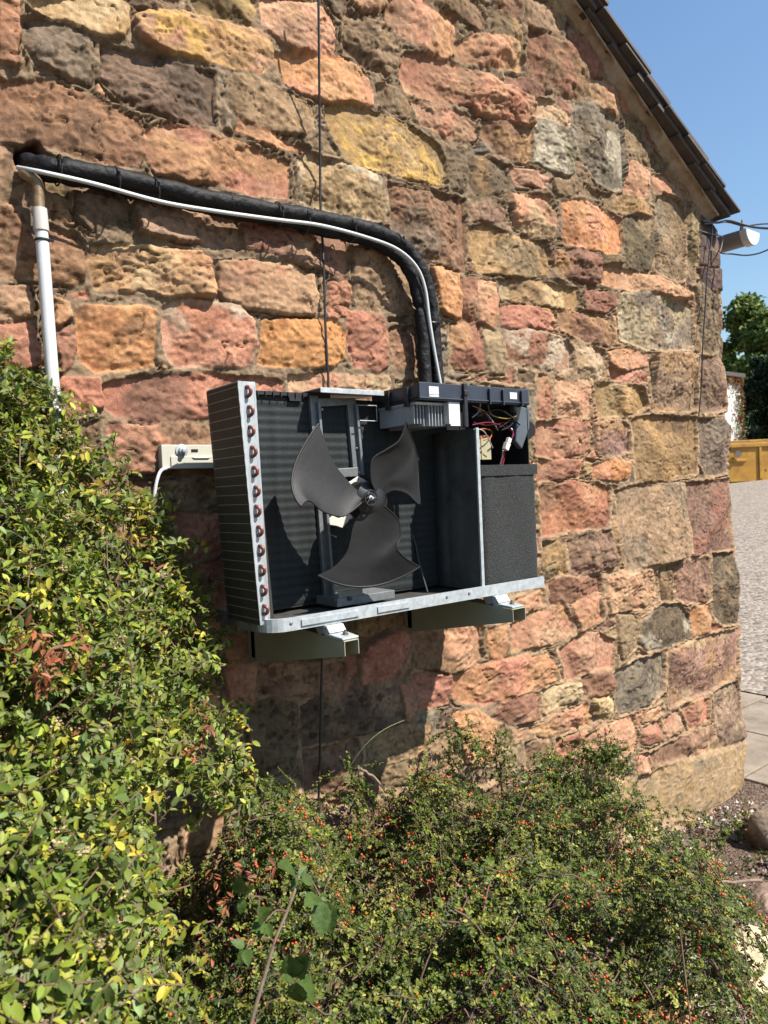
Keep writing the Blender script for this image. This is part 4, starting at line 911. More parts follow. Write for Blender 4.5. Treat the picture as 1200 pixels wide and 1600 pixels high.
# rocks --------------------------------------------------------------
def rock(name, c, sx, sy, sz, col, label, seed, rot=0):
    rs = np.random.default_rng(seed); n, m_ = 44, 22; V = []; 
    th = np.linspace(0, 2*math.pi, n, endpoint=False); ph = np.linspace(.02, math.pi-.02, m_)
    TH, PH = np.meshgrid(th, ph); D = np.stack([np.cos(TH)*np.sin(PH), np.sin(TH)*np.sin(PH), np.cos(PH)], -1)
    r = np.full(TH.shape, 9.0)
    for k in range(16):
        d = rs.normal(0, 1, 3); d /= np.linalg.norm(d); q = rs.uniform(.72, 1.0); dt = D@d; r = np.minimum(r, np.where(dt > .15, q/np.maximum(dt, .15), 9))
    r = np.minimum(r, 1.15)*(1+.03*fbm(TH*3, PH*4, 3, seed)+.015*fbm(TH*14, PH*14, 3, seed+3))
    Q = D*r[..., None]*np.array([sx, sy, sz]); cr, si = math.cos(rot), math.sin(rot)
    Q = np.stack([Q[..., 0]*cr-Q[..., 1]*si, Q[..., 0]*si+Q[..., 1]*cr, Q[..., 2]], -1)+np.array(c)
    idx = np.arange(n*m_).reshape(m_, n); F = np.stack([idx[:-1], np.roll(idx[:-1], -1, 1), np.roll(idx[1:], -1, 1), idx[1:]], -1).reshape(-1, 4)[:, ::-1]
    cols = np.array(lin(col))*(1+.3*fbm(TH*5, PH*5, 4, seed+9))[..., None]; cols = np.clip(cols, .02, .8).reshape(-1, 3)
    o = np_mesh(name, Q.reshape(-1, 3), F, M_STONE, None, cols*.9, sm=True); return tag(o, label, 'rock')
gp = G(1195, 1320); rock('rock', (gp.x+.06, gp.y-.02, .05), .13, .10, .11, (.50, .44, .38), 'dark grey brown rock at the right edge below the paving', 3)
gp = G(1170, 1530); rock('rock', (gp.x+.02, gp.y, .03), .17, .13, .075, (.74, .66, .54), 'pale flat rock lying at the lower right beyond the berry shrub', 8, .6)
gp = G(1030, 1600); rock('rock', (gp.x-.02, gp.y-.02, .03), .16, .10, .09, (.66, .50, .33), 'ochre rock at the bottom edge under the trailing stems', 15, .2)
gp = G(1195, 1425); rock('rock', (gp.x+.05, gp.y, .0), .13, .09, .05, (.56, .48, .42), 'low brown rock half covered by trailing stems at the right edge', 21)
#gp = G(1085, 1290); rock('rock', (gp.x, gp.y-.02, .03), .13, .07, .09, (.66, .56, .43), 'buff rubble stone at the foot of the barn corner', 25, .3)
# loose pale chippings
def scatter_pebbles():
    N = 2600; V = []; F = []; C = []; rs = np.random.default_rng(9)
    base = np.array([[1,0,0],[-1,0,0],[0,1,0],[0,-1,0],[0,0,1],[0,0,-1]], float); fc = np.array([[0,2,4],[2,1,4],[1,3,4],[3,0,4],[2,0,5],[1,2,5],[3,1,5],[0,3,5]])
    px = rs.uniform(1010, 1290, N*3); py = rs.uniform(1255, 1680, N*3); k = 0
    for i in range(N*3):
        if k >= N: break
        p = G(px[i], py[i]); 
        if p.y > -.03: continue
        if fbm(np.array([p.x*4]), np.array([p.y*4]), 2, 44)[0] < -.1 and rs.random() < .85: continue
        s_ = rs.lognormal(-4.9, .45); q = base*(s_*rs.uniform(.6, 1.3, 3))*rs.uniform(.8, 1.15, (6, 1)); an = rs.uniform(0, 6.3); R = np.array([[math.cos(an), -math.sin(an), 0], [math.sin(an), math.cos(an), 0], [0, 0, 1]])
        V.append(q@R.T+np.array([p.x, p.y, s_*.3+.004])); F.append(fc+6*k); c = np.array((.50, .46, .40))*rs.uniform(.3, 1.1) if rs.random() < .6 else np.array((.30, .2, .14))*rs.uniform(.5, 1.2)
        C.append(np.repeat(c[None], 6, 0)); k += 1
    return np.concatenate(V), np.concatenate(F), np.concatenate(C)
V, F, C = scatter_pebbles(); M_ATT = mat('chippings', (1, 1, 1), .9, var=.2, scale=90, attr='Col')
tag(np_mesh('chippings', V, F, M_ATT, None, C), 'pale stone chippings and bark scattered over the bed', 'gravel', kind='stuff')
# ------------------------------------------------------------------ foliage
def leaves(base, dirv, nrm_, L, W, col, big=True):
    N = len(base)
    if big:
        T = np.array([[0,0,0],[.28,-.40,.07],[.28,0,0],[.28,.40,.07],[.66,-.40,.02],[.66,0,-.05],[.66,.40,.02],[1,0,-.14]], float)
        F = np.array([[0,2,1,1],[0,3,2,2],[1,2,5,4],[2,3,6,5],[4,5,7,7],[5,6,7,7]])
    else:
        T = np.array([[0,0,0],[.3,-.44,.10],[.75,-.40,.08],[1,0,-.03],[.75,.40,.08],[.3,.44,.10]], float); F = np.array([[0,3,2,1],[0,5,4,3]])
    d = dirv/np.linalg.norm(dirv, axis=1, keepdims=True); s_ = np.cross(nrm_, d); s_ /= np.linalg.norm(s_, axis=1, keepdims=True)+1e-9; u = np.cross(d, s_)
    V = base[:, None]+(T[None, :, 0:1]*L[:, None, None])*d[:, None]+(T[None, :, 1:2]*W[:, None, None])*s_[:, None]+(T[None, :, 2:3]*L[:, None, None])*u[:, None]
    K = len(T); Fa = F[None]+K*np.arange(N)[:, None, None]; return V.reshape(-1, 3), Fa.reshape(-1, F.shape[1]), np.repeat(col, K, 0)
def mixed_mesh(name, V, F4, m, parent, C, extra=None):
    # quads with repeated last index are triangles
    me_t = F4[:, 2] == F4[:, 3]
    tri = F4[me_t][:, :3]; quad = F4[~me_t]
    me = bpy.data.meshes.new(name); org = np.array(parent.location if parent is not None else (0, 0, 0), np.float32); V = np.asarray(V, np.float32)-org
    me.vertices.add(len(V)); me.vertices.foreach_set('co', V.ravel()); nl = tri.size+quad.size
    me.loops.add(nl); me.loops.foreach_set('vertex_index', np.concatenate([tri.ravel(), quad.ravel()]).astype(np.int32)); me.polygons.add(len(tri)+len(quad))
    st = np.concatenate([np.arange(len(tri))*3, tri.size+np.arange(len(quad))*4]).astype(np.int32); me.polygons.foreach_set('loop_start', st)
    me.materials.append(m); me.update(calc_edges=True); a = me.color_attributes.new('Col', 'FLOAT_COLOR', 'POINT'); c = np.ones((len(V), 4), np.float32); c[:, :3] = C; a.data.foreach_set('color', c.ravel())
    return link(bpy.data.objects.new(name, me), parent)
def strips(paths, r0, r1, n=3):
    V = []; F = []; k = 0
    for p in paths:
        p = np.asarray(p); m_ = len(p); t = np.gradient(p, axis=0); t /= np.linalg.norm(t, axis=1, keepdims=True)+1e-9
        a = np.cross(t, [0.3, .5, .81]); a /= np.linalg.norm(a, axis=1, keepdims=True)+1e-9; b = np.cross(t, a); R = np.linspace(r0, r1, m_)[:, None]
        for q in range(n):
            an = 2*math.pi*q/n; V.append(p+(a*math.cos(an)+b*math.sin(an))*R)
        for q in range(n):
            i0 = k+q*m_; i1 = k+((q+1) % n)*m_
            F.append(np.stack([np.arange(m_-1)+i0, np.arange(m_-1)+i1, np.arange(1, m_)+i1, np.arange(1, m_)+i0], -1))
        k += n*m_
    return np.concatenate(V), np.concatenate(F)
M_LEAF = mat('leaf', (1, 1, 1), .52, var=.15, scale=60, attr='Col', spec=.35, trans=.32, bump=.1, bscale=300)
M_LEAFS = mat('small_leaf', (1, 1, 1), .45, var=.12, scale=60, attr='Col', spec=.22, trans=.15, bump=0)
M_TWIG = mat('twig_bark', (.16, .09, .06), .85, var=.35, scale=60, bump=.3)
M_TWIGD = mat('dry_twig', (.26, .18, .13), .9, var=.35, scale=60, bump=.3)
M_BERRY = mat('berry', (.42, .035, .012), .3, var=.3, scale=80, bump=0, col2=(.70, .13, .03))
def inpoly(poly, x, y):
    ins = np.zeros(x.shape, bool); n = len(poly)
    for i in range(n):
        ax, ay = poly[i]; bx, by = poly[(i+1) % n]; ins ^= ((ay > y) != (by > y)) & (x < (bx-ax)*(y-ay)/(by-ay+1e-12)+ax)
    return ins
def Pv(px, py, y):
    d = _f[None]+((px-600)/FPX)[:, None]*_r[None]+((800-py)/FPX)[:, None]*_u2[None]; t = (y-CAM[1])/d[:, 1]; return CAM+t[:, None]*d
def rot_about(v, k, a):
    k = k/np.linalg.norm(k, axis=-1, keepdims=True); c = np.cos(a)[:, None]; s_ = np.sin(a)[:, None]
    return v*c+np.cross(k, v)*s_+k*(np.sum(k*v, -1, keepdims=True))*(1-c)
def shoots(tips, dirs, length, nl, rs, LL, WW, pal, pw, spread=1.0, npts=6, big=True, droop=.25, two_row=False):
    """each shoot ends at tip, grows along dir; leaves along it"""
    V = []; F = []; C = []; paths = []; off = 0; N = len(tips)
    Ls = length*rs.uniform(.6, 1.3, N); bend = rs.normal(0, .25, (N, 3)); bend[:, 2] -= droop
    d0 = dirs/np.linalg.norm(dirs, axis=1, keepdims=True)
    ts = np.linspace(0, 1, npts)
    path = tips[:, None]-d0[:, None]*(Ls[:, None, None]*(1-ts)[None, :, None])+bend[:, None]*(Ls[:, None, None]*(ts**2-1)[None, :, None])*.35
    tl = rs.uniform(.12, 1.0, (N, nl)); tl.sort(axis=1); tl = (np.arange(nl)[None]+rs.uniform(0, 1, (N, nl)))/nl*.95+.05
    ii = np.clip(tl*(npts-1), 0, npts-1.001); i0 = ii.astype(int); fr_ = (ii-i0)[..., None]
    ar = np.arange(N)[:, None]; B = path[ar, i0]*(1-fr_)+path[ar, i0+1]*fr_; tg = path[ar, i0+1]-path[ar, i0]; tg = tg/(np.linalg.norm(tg, axis=-1, keepdims=True)+1e-9)
    B = B.reshape(-1, 3); tg = tg.reshape(-1, 3); M_ = len(B)
    up = np.tile(np.array([[0, 0, 1.0]]), (M_, 1))+rs.normal(0, .35, (M_, 3))+np.array([.1, -.45, 0])
    side = np.cross(tg, up); side /= np.linalg.norm(side, axis=1, keepdims=True)+1e-9
    if two_row: an = np.where(np.arange(M_) % 2, 0, math.pi)+rs.normal(0, .35, M_)
    else: an = rs.uniform(0, 2*math.pi, M_)
    lat = rot_about(side, tg, an); dv = tg*rs.uniform(.25, .9, (M_, 1))+lat*spread+rs.normal(0, .15, (M_, 3))
    nr = np.cross(dv, np.cross(up, dv)); nr += rs.normal(0, .25, (M_, 3))*np.linalg.norm(nr, axis=1, keepdims=True)
    L_ = LL*rs.uniform(.55, 1.25, M_)*(1-.35*tl.reshape(-1)); W_ = L_*WW*rs.uniform(.85, 1.15, M_)
    ci = rs.choice(len(pal), N, p=pw)[:, None].repeat(nl, 1).reshape(-1); sw = rs.random(M_) < .25; ci[sw] = rs.choice(len(pal), sw.sum(), p=pw)
    col = np.array(pal)[ci]*.78*rs.uniform(.65, 1.35, (M_, 1)); col *= 1+rs.normal(0, .06, (M_, 3))
    v, f, c = leaves(B, dv, nr, L_, W_, np.clip(col, .005, .9), big)
    return v, f, c, path
# left shrub ------------------------------------------------------------
sil = [(-260,480),(-60,490),(5,535),(60,585),(110,625),(165,660),(185,700),(215,735),(245,765),(268,815),(285,850),(300,880),(318,930),(322,965),(335,985),(338,1010),(350,1060),(362,1100),(372,1150),(392,1190),(405,1220),(380,1260),(330,1260),(300,1225),(262,1190),(238,1205),(228,1260),(250,1330),(272,1400),(285,1470),(300,1540),(315,1620),(320,1760),(-400,1760),(-400,500)]
rs = np.random.default_rng(21)
sh = empty('leafy_shrub', (-.75, -.35, 0), 'large broad leaved shrub with mixed green and yellow leaves filling the left side', 'shrub')
cpx = []; 
px = rs.uniform(-380, 420, 15000); py = rs.uniform(500, 1740, 15000); ok = inpoly(sil, px, py); px, py = px[ok], py[ok]
kmax = np.interp(py, [500, 700, 900, 1100, 1300, 1500, 1740], [.16, .30, .48, .62, .80, .95, 1.0]); kmin = np.maximum(.05, kmax-.42)
edge = np.interp(px-np.interp(py, [535, 660, 815, 930, 1100, 1260, 1540], [5, 165, 268, 318, 362, 330, 300]), [-160, 0], [1, .45])
kk = kmin+(kmax*edge.clip(.45, 1)-kmin).clip(.03)*rs.random(len(px))**.55
dens = fbm(px/70, py/60, 3, 5)
keep = (dens > -.24) | (rs.random(len(px)) < np.where((px > 180) & (py > 1150), .6, .15)); px, py, kk = px[keep], py[keep], kk[keep]
n = min(len(px), 5200); px, py, kk = px[:n], py[:n], kk[:n]
tips = Pv(px, py, -kk)
dirs = np.stack([rs.normal(.12, .5, n), rs.normal(-.35, .4, n), rs.normal(.45, .4, n)], -1)
pal = [(.15, .20, .028), (.23, .28, .038), (.37, .38, .045), (.50, .42, .05), (.095, .14, .030), (.18, .225, .07)]
v, f, c, pth_ = shoots(tips, dirs, .10, 15, rs, .0260, .50, pal, [.33, .27, .13, .04, .10, .13], 1.0)
# green at depth, a few sprays carrying coppery dead leaves
mixed_mesh('foliage', v, f, M_LEAF, sh, c)
# stems
paths = [pth_[i] for i in range(0, n)]
v, f = strips(paths, .0014, .0007); np_mesh('shoots', v, f, M_TWIG, sh)['kind'] = 'stuff'
paths = []
for i in range(90):
    j = rs.integers(n); tip = tips[j]; b0 = np.array([tip[0]*.6-.25+rs.normal(0, .1), -.28+rs.normal(0, .1), 0.0]); t = np.linspace(0, 1, 12)[:, None]
    mid = (b0+tip)/2+np.array([rs.normal(0, .06), rs.normal(.05, .05), .1]); q = b0*(1-t)**2+2*mid*t*(1-t)+tip*t**2+rs.normal(0, .006, (12, 3)); paths.append(q)
v, f = strips(paths, .0055, .0014, 5); np_mesh('stems', v, f, M_TWIGD, sh, sm=True)['kind'] = 'stuff'
# dead leaf sprays and dry flower heads
dp = [(60,1000,-.6),(130,1010,-.55),(70,1080,-.6),(160,1190,-.6),(380,1390,-.5),(360,1420,-.55),(210,860,-.4),(85,1045,-.6),(100,1060,-.62),(318,1133,-.5),(300,1170,-.5),(20,1010,-.55),(325,1480,-.5),(95,1030,-.6)]
tp = np.array([P(*q) for q in dp]); tp = np.repeat(tp, 3, 0)+rs.normal(0, .012, (len(dp)*3, 3)); dd = rs.normal(0, .6, (len(tp), 3))-np.array([0, .2, .5])
v, f, c, _ = shoots(tp, dd, .05, 8, rs, .024, .34, [(.36, .12, .05), (.26, .09, .05)], [.6, .4]); mixed_mesh('dead_leaves', v, f, M_LEAF, sh, c)
sel = rs.choice(n, 330, replace=False); V = []; F = []; C = []; k = 0
oc = np.array([[1,0,0],[-1,0,0],[0,1,0],[0,-1,0],[0,0,1],[0,0,-1]], float); fc = np.array([[0,2,4],[2,1,4],[1,3,4],[3,0,4],[2,0,5],[1,2,5],[3,1,5],[0,3,5]])
for j in sel:
    if py[j] < 620 and rs.random() < .6: continue
    cen = tips[j]+np.array([0, -.005, .006])
    for q in range(14):
        V.append(oc*rs.uniform(.0012, .0030)+cen+rs.normal(0, .0055, 3)*np.array([1, 1, .5])); F.append(fc+6*k); k += 1
        C.append(np.tile(np.array([[.34, .24, .13]])*rs.uniform(.5, 1.3), (6, 1)))
o = np_mesh('dry_flower_heads', np.concatenate(V), np.concatenate(F), M_ATT, sh, np.concatenate(C)); o['kind'] = 'stuff'
# berry shrub (prostrate, small leaves) ----------------------------------
def Hm(x, k):
    """height of the mound at distance k from the wall"""
    top = np.interp(x, [-1.2, -.6, 0, .4, .8, 1.15, 1.5, 1.9, 2.4, 3.0], [.56, .56, .54, .54, .54, .42, .28, .15, .09, .0])
    prof_ = np.interp(k, [0, .12, .35, .7, 1.0, 1.35, 1.7], [.80, .92, 1.05, .98, .72, .32, 0])
    cut = 1-sstep(1.05, 1.35, np.asarray(x))*(1-sstep(.25, .6, np.asarray(k)))
    cut = cut*(1-sstep(.9, 1.25, np.asarray(x))*sstep(.42, .62, np.asarray(k)))
    return top*prof_*cut*(1+.4*fbm(np.asarray(x)*4.2, np.asarray(k)*4.2, 3, 61))
cs = empty('berry_shrub', (.5, -.3, 0), 'low spreading shrub with tiny glossy leaves and orange red berries under the air conditioner', 'shrub')
N = 1300; x = rs.uniform(-1.0, 2.4, N*2); k = rs.uniform(.05, 1.45, N*2); h = Hm(x, k)
ok = (h > .05) & ~((x > 1.9) & (k < .28)); x, k, h = x[ok][:N], k[ok][:N], h[ok][:N]; N = len(x)
tips = np.stack([x, -k, h*rs.uniform(.35, .72, N)], -1)
dirs = np.stack([rs.normal(.2, .6, N), rs.normal(-.3, .5, N), rs.normal(.3, .4, N)], -1)
pal2 = [(.062, .092, .012), (.098, .132, .016), (.18, .195, .026), (.030, .052, .010), (.27, .27, .05)]
v, f, c, p1_ = shoots(tips, dirs, .10, 26, rs, .0120, .58, pal2, [.33, .28, .14, .20, .05], .9, big=False, droop=.1)
# arching main branches with fishbone side shoots
bt, bd_, bline, fruit = [], [], [], []
NB = 400
for i in range(NB*3):
    if len(bline) >= NB: break
    x0 = rs.uniform(-1.05, 1.65); k0 = rs.uniform(.02, 1.15); L_ = rs.uniform(.22, .55); ang = rs.normal(-.55, .75)
    m_ = 16; t = np.linspace(0, 1, m_); ang_t = ang+rs.normal(0, .5)*t
    xs_ = x0+np.cumsum(np.cos(ang_t))*L_/m_; ks_ = np.clip(k0-np.cumsum(np.sin(ang_t))*L_/m_, .035, 1.6)
    hs2 = Hm(xs_, ks_); 
    if hs2.mean() < .05 or (xs_[-1] > 2.0) or (xs_[-1] > 1.2 and ks_[-1] > .5): continue
    lift_ = rs.uniform(.82, 1.12); zz_ = np.maximum(hs2*lift_+.035*np.sin(math.pi*t)-.03*t**2, .02+.02*t)
    ker = np.array([1, 2, 3, 2, 1])/9; zz_ = np.convolve(np.pad(zz_, 2, 'edge'), ker, 'valid')
    pth3 = np.stack([xs_, -ks_, zz_], -1); bline.append(pth3); fr_on = rs.random() < .42
    tg = np.gradient(pth3, axis=0); tg /= np.linalg.norm(tg, axis=1, keepdims=True); sd = np.cross(tg, [0, -.35, .94]); sd /= np.linalg.norm(sd, axis=1, keepdims=True)
    ns = int(L_*62)
    for q in range(ns):
        u = (q+.5)/ns*(m_-1.01); iu = int(u); p_ = pth3[iu]*(1-u+iu)+pth3[iu+1]*(u-iu); sg = 1 if q % 2 else -1; ln = .075*(1-.6*q/ns)*rs.uniform(.6, 1.2)
        d_ = tg[iu]*.75+sd[iu]*sg*.8+np.array([0, 0, .12])+rs.normal(0, .14, 3); d_ /= np.linalg.norm(d_); bt.append(p_+d_*ln); bd_.append(d_)
        if fr_on and rs.random() < .36:
            for w_ in range(rs.integers(1, 5)): fruit.append(p_+d_*ln*rs.uniform(0, .6)+rs.normal(0, .0045, 3)+np.array([0, -.004, .009]))
bt = np.array(bt); bd_ = np.array(bd_); vb, fb2, cb_, p3_ = shoots(bt, bd_, .062, 21, rs, .0122, .58, pal2, [.30, .30, .16, .18, .06], .95, big=False, droop=.05, two_row=True)
f = np.concatenate([f, fb2+len(v)]); v = np.concatenate([v, vb]); c = np.concatenate([c, cb_]); p1_ = np.concatenate([p1_, p3_])
# taller sprays against the wall, placed by their reach
fr2 = []
def spray(px0, py0, px1, py1, y0, y1, cnt, wid=.02):
    a, b = np.array(P(px0, py0, y0)), np.array(P(px1, py1, y1))
    for q in range(cnt):
        t = rs.random(); fr2.append((a*(1-t)+b*t+rs.normal(0, wid, 3)*np.array([1, .5, 1]), (b-a)/np.linalg.norm(b-a)+rs.normal(0, .45, 3)))
SPR = [((690,1290),(712,1135),14),((715,1145),(790,1180),10),((770,1200),(735,1150),6),((800,1290),(775,1150),14),((640,1290),(680,1190),14),((560,1290),(545,1200),8),((540,1215),(620,1245),6),((870,1300),(858,1180),16),((860,1190),(985,1172),40),((930,1190),(1005,1205),22),((940,1230),(1015,1310),26),((900,1260),(960,1300),24),((880,1220),(960,1260),34),
       ((980,1280),(1060,1330),18),((1040,1275),(1112,1290),8),((1000,1290),(1040,1270),6),((480,1260),(440,1210),8),((420,1260),(400,1215),6),((830,1220),(900,1270),16),((730,1240),(820,1300),20),((600,1270),(700,1300),20),((850,1320),(950,1400),20),((1000,1370),(1190,1385),45),((1060,1390),(1200,1415),30),((960,1400),(1100,1440),40),((900,1330),(1040,1440),30),((1000,1340),(1060,1400),18)]
for a, b, cnt in SPR:
    for (pa, pb_) in ((a, b),):
        ka = .07 if a[1] < 1320 else min(.8, (a[1]-1290)/1155*1.9+.05)
        if a[1] >= 1375:
            A_ = G(a[0], a[1], .08); Bq = G(b[0], b[1], .05)
            for q in range(cnt):
                t = rs.random(); p_ = np.array(A_)*(1-t)+np.array(Bq)*t+rs.normal(0, .05, 3)*np.array([1, 1, .35]); fr2.append((p_, np.array(Bq-A_)/((Bq-A_).length)+rs.normal(0, .5, 3)))
        else: spray(a[0], a[1], b[0], b[1], -ka-.03, -ka-.03, int(cnt*2.2))
tp2 = np.array([q[0] for q in fr2]); dd2 = np.array([q[1] for q in fr2]); tp2[:, 1] = np.minimum(tp2[:, 1], -.045); tp2[:, 2] = np.maximum(tp2[:, 2], .02)
v2, f2, c2, p2_ = shoots(tp2, dd2, .10, 34, rs, .0120, .56, pal2, [.33, .28, .14, .20, .05], .9, big=False, droop=.1)
mixed_mesh('foliage', np.concatenate([v, v2]), np.concatenate([f, f2+len(v)]), M_LEAFS, cs, np.concatenate([c, c2]))
allp = list(p1_)+list(p2_); vv, ff = strips(allp, .0007, .0004); np_mesh('shoots', vv, ff, M_TWIG, cs)['kind'] = 'stuff'
# main branches
paths = []
def bpath(pts, jit=.006):
    q = smooth([Vector(p) for p in pts], 6); return np.array([tuple(p) for p in q])+rs.normal(0, jit*.2, (len(q), 3))
for (pts) in ([(930,1590,-.75),(935,1560,-.7),(950,1480,-.5),(975,1440,-.4),(1010,1425,-.35)], [(780,1330,-.18),(788,1300,-.12),(784,1240,-.09),(782,1190,-.08)], [(752,1345,-.2),(775,1310,-.16),(786,1280,-.12)], [(805,1222,-.09),(850,1222,-.09),(893,1208,-.09),(900,1190,-.08)], [(610,1318,-.22),(640,1325,-.2),(672,1342,-.2)], [(560,1200,-.07),(585,1215,-.07),(605,1240,-.1)], [(830,1320,-.2),(850,1370,-.3),(870,1420,-.4)], [(490,1400,-.45),(505,1375,-.4),(520,1365,-.35)],
           [(1190,1375,-.8),(1120,1380,-.75),(1040,1385,-.7)], [(1065,1440,-.8),(1090,1480,-.85),(1115,1510,-.9)]):
    paths.append(bpath([P(*q) for q in pts]))
for i in range(220):
    j = rs.integers(N); tip = tips[j]; b0 = np.array([tip[0]-.25+rs.normal(0, .15), min(-.1, tip[1]*.6+rs.normal(0, .05)), .02]); t = np.linspace(0, 1, 9)[:, None]; mid = (b0+tip)/2+np.array([0, 0, .12]); paths.append(b0*(1-t)**2+2*mid*t*(1-t)+tip*t**2)
for q in paths[:10]:
    vv, ff = strips([q], .0050, .0030, 6); np_mesh('branch', vv, ff, M_TWIGD, cs, sm=True)
vv, ff = strips(paths[10:]+bline, .0022, .0008, 4); np_mesh('inner_stems', vv, ff, M_TWIG, cs, sm=True)['kind'] = 'stuff'
# berries
allt = np.concatenate([p1_[:, 1:].reshape(-1, 3), p2_[:, 1:].reshape(-1, 3)]); wgt = fbm(allt[:, 0]*5, allt[:, 2]*5-allt[:, 1]*5, 3, 71) > -.1
pool = allt[wgt]; sel = pool[rs.choice(len(pool), 500, replace=False)]+rs.normal(0, .004, (500, 3))+np.array([0, -.008, .008])
sel = np.concatenate([sel, np.array(fruit)])
iv = np.array([[0,0,1],[.894,0,.447],[.276,.851,.447],[-.724,.526,.447],[-.724,-.526,.447],[.276,-.851,.447],[.724,.526,-.447],[-.276,.851,-.447],[-.894,0,-.447],[-.276,-.851,-.447],[.724,-.526,-.447],[0,0,-1]])
it = np.array([[0,1,2],[0,2,3],[0,3,4],[0,4,5],[0,5,1],[1,6,2],[2,7,3],[3,8,4],[4,9,5],[5,10,1],[6,7,2],[7,8,3],[8,9,4],[9,10,5],[10,6,1],[11,7,6],[11,8,7],[11,9,8],[11,10,9],[11,6,10]])
V = (sel[:, None]+iv[None]*rs.uniform(.0026, .0041, (len(sel), 1, 1))).reshape(-1, 3); F = (it[None]+12*np.arange(len(sel))[:, None, None]).reshape(-1, 3)
o = np_mesh('berries', V, F, M_BERRY, cs, sm=True); o['kind'] = 'stuff'
# leaf litter under the shrubs
# bramble -----------------------------------------------------------------
bm_ = empty('bramble', P(430, 1500, -.8), 'bramble with toothed dark green leaflets on a bare pinkish stem, growing through the berry shrub', 'bramble')
KB = -.80
st = [P(*q) for q in ((385,1640,KB),(395,1590,KB),(412,1530,KB),(430,1470,KB),(448,1425,KB),(462,1388,KB),(470,1360,KB+.02))]
s = MB(); s.tube(st, lambda t: .0034-.0012*t, 8); s.build('stem', M_TWIGD, bm_, sm=True)
def toothed(mb, base, tip, w_, nrm_):
    d = tip-base; L_ = d.length; d = d.normalized(); sd = nrm_.cross(d).normalized(); nn = d.cross(sd); n_ = 9; rows = []
    for i in range(n_+1):
        t = i/n_; wd = w_*L_*(math.sin(math.pi*min(1, t**.75))**.8)*(1 if i % 2 else .84) if 0 < i < n_ else 0.0008
        c_ = base+d*(L_*t)-nn*(L_*.12*t*t); rows.append([c_-sd*wd+nn*wd*.25, c_-sd*wd*.5+nn*wd*.18, c_, c_+sd*wd*.5+nn*wd*.18, c_+sd*wd+nn*wd*.25])
    mb.grid(rows)
M_BRAM = mat('bramble_leaf', (.075, .125, .028), .5, var=.35, scale=50, spec=.25, bump=.6, bscale=90, trans=.2, bd=.004)
LF = [((500,1400),[(488,1430),(512,1415),(520,1462),(503,1465),(478,1412)]), ((415,1440),[(395,1452),(408,1420),(432,1428),(404,1465),(425,1465)]), ((462,1530),[(450,1498),(478,1492),(440,1525),(497,1560),(468,1572)]), ((465,1370),[(440,1348),(480,1352),(455,1390),(492,1380)]), ((380,1400),[(372,1372),(396,1385),(375,1430)]),
      ((385,1480),[(362,1470),(372,1510),(388,1508)])]
cdir = Vector(CAM)
for (c_, tips_) in LF:
    for (a, b) in tips_:
        y = KB-.02+random.uniform(-.02, .02); b0 = P(c_[0], c_[1], y); t1 = P(a, b, y+random.uniform(-.03, .015)); s = MB(); nn = (cdir-b0).normalized()+Vector((random.uniform(-.4, .4), 0, .5+random.uniform(-.2, .4))); toothed(s, b0+(t1-b0)*.12, t1, .34, nn.normalized()); s.build('leaf', M_BRAM, bm_, sm=True)
    s = MB(); near = min(st, key=lambda q: (q-P(c_[0], c_[1], KB)).length); s.tube([near, (near+P(c_[0], c_[1], KB-.02))/2+Vector((0, 0, .01)), P(c_[0], c_[1], KB-.02)], .0012, 5); s.build('leaf_stalk', M_TWIG, bm_)
# small weed at lower right
wd_ = empty('weed', G(940, 1540, .1), 'small weed with plain mid green oval leaves at the lower right of the berry shrub', 'plant')
for (a, b, c_, e) in ((925,1545,940,1515),(915,1552,895,1530),(930,1550,960,1560),(1010,1572,1035,1560),(948,1552,958,1566),(1062,1345,1050,1328),(1070,1345,1085,1335)):
    z_ = .16 if b > 1400 else .06
    b0 = G(a, b, z_); t1 = G(c_, e, z_+.01); t1 = b0+(t1-b0).normalized()*.035; s = MB(); toothed(s, b0, t1, .30, Vector((0, -.4, 1)).normalized()); s.build('leaf', M_BRAM, wd_, sm=True)
s = MB(); s.tube([G(940, 1560, .0), G(935, 1555, .1), G(925, 1548, .16)], .0015, 5); s.build('stem', M_TWIG, wd_)
# arching grass stem
s = MB(); s.tube([P(*q) for q in ((545,1200,-.1),(570,1165,-.12),(600,1140,-.13),(640,1122,-.14),(680,1108,-.15),(700,1105,-.15))], .0011, 5)
tag(s.build('stray_stem', mat('green_stem', (.12, .17, .05), .6), sm=True), 'single thin arching green stem crossing the shaded wall above the berry shrub', 'plant stem')
# ------------------------------------------------------------------ background
def az_pt(px, dist, z): # point on the ray column px at given depth
    d = _fh+(px-600)/FPX*_rh; p = CAM+d*dist; return Vector((p[0], p[1], z))
# skip
sk_o = az_pt(1173, 23.0, 0); sk_o.z = float(gz(sk_o.x, sk_o.y))+.04
skp = empty('skip', sk_o, 'battered yellow rubbish skip standing in the yard beyond the barn corner', 'skip')
M_YEL = mat('yellow_paint', (.34, .15, .025), .5, var=.3, scale=2.6, bump=.3, bscale=12, col2=(.66, .36, .035))
rt = Vector(_rh); fw = Vector(_fh); O_ = sk_o
def sp_(a, b, c_): return O_+rt*a+fw*b+Vector((0, 0, c_+.10*b))
s = MB(); t = .05
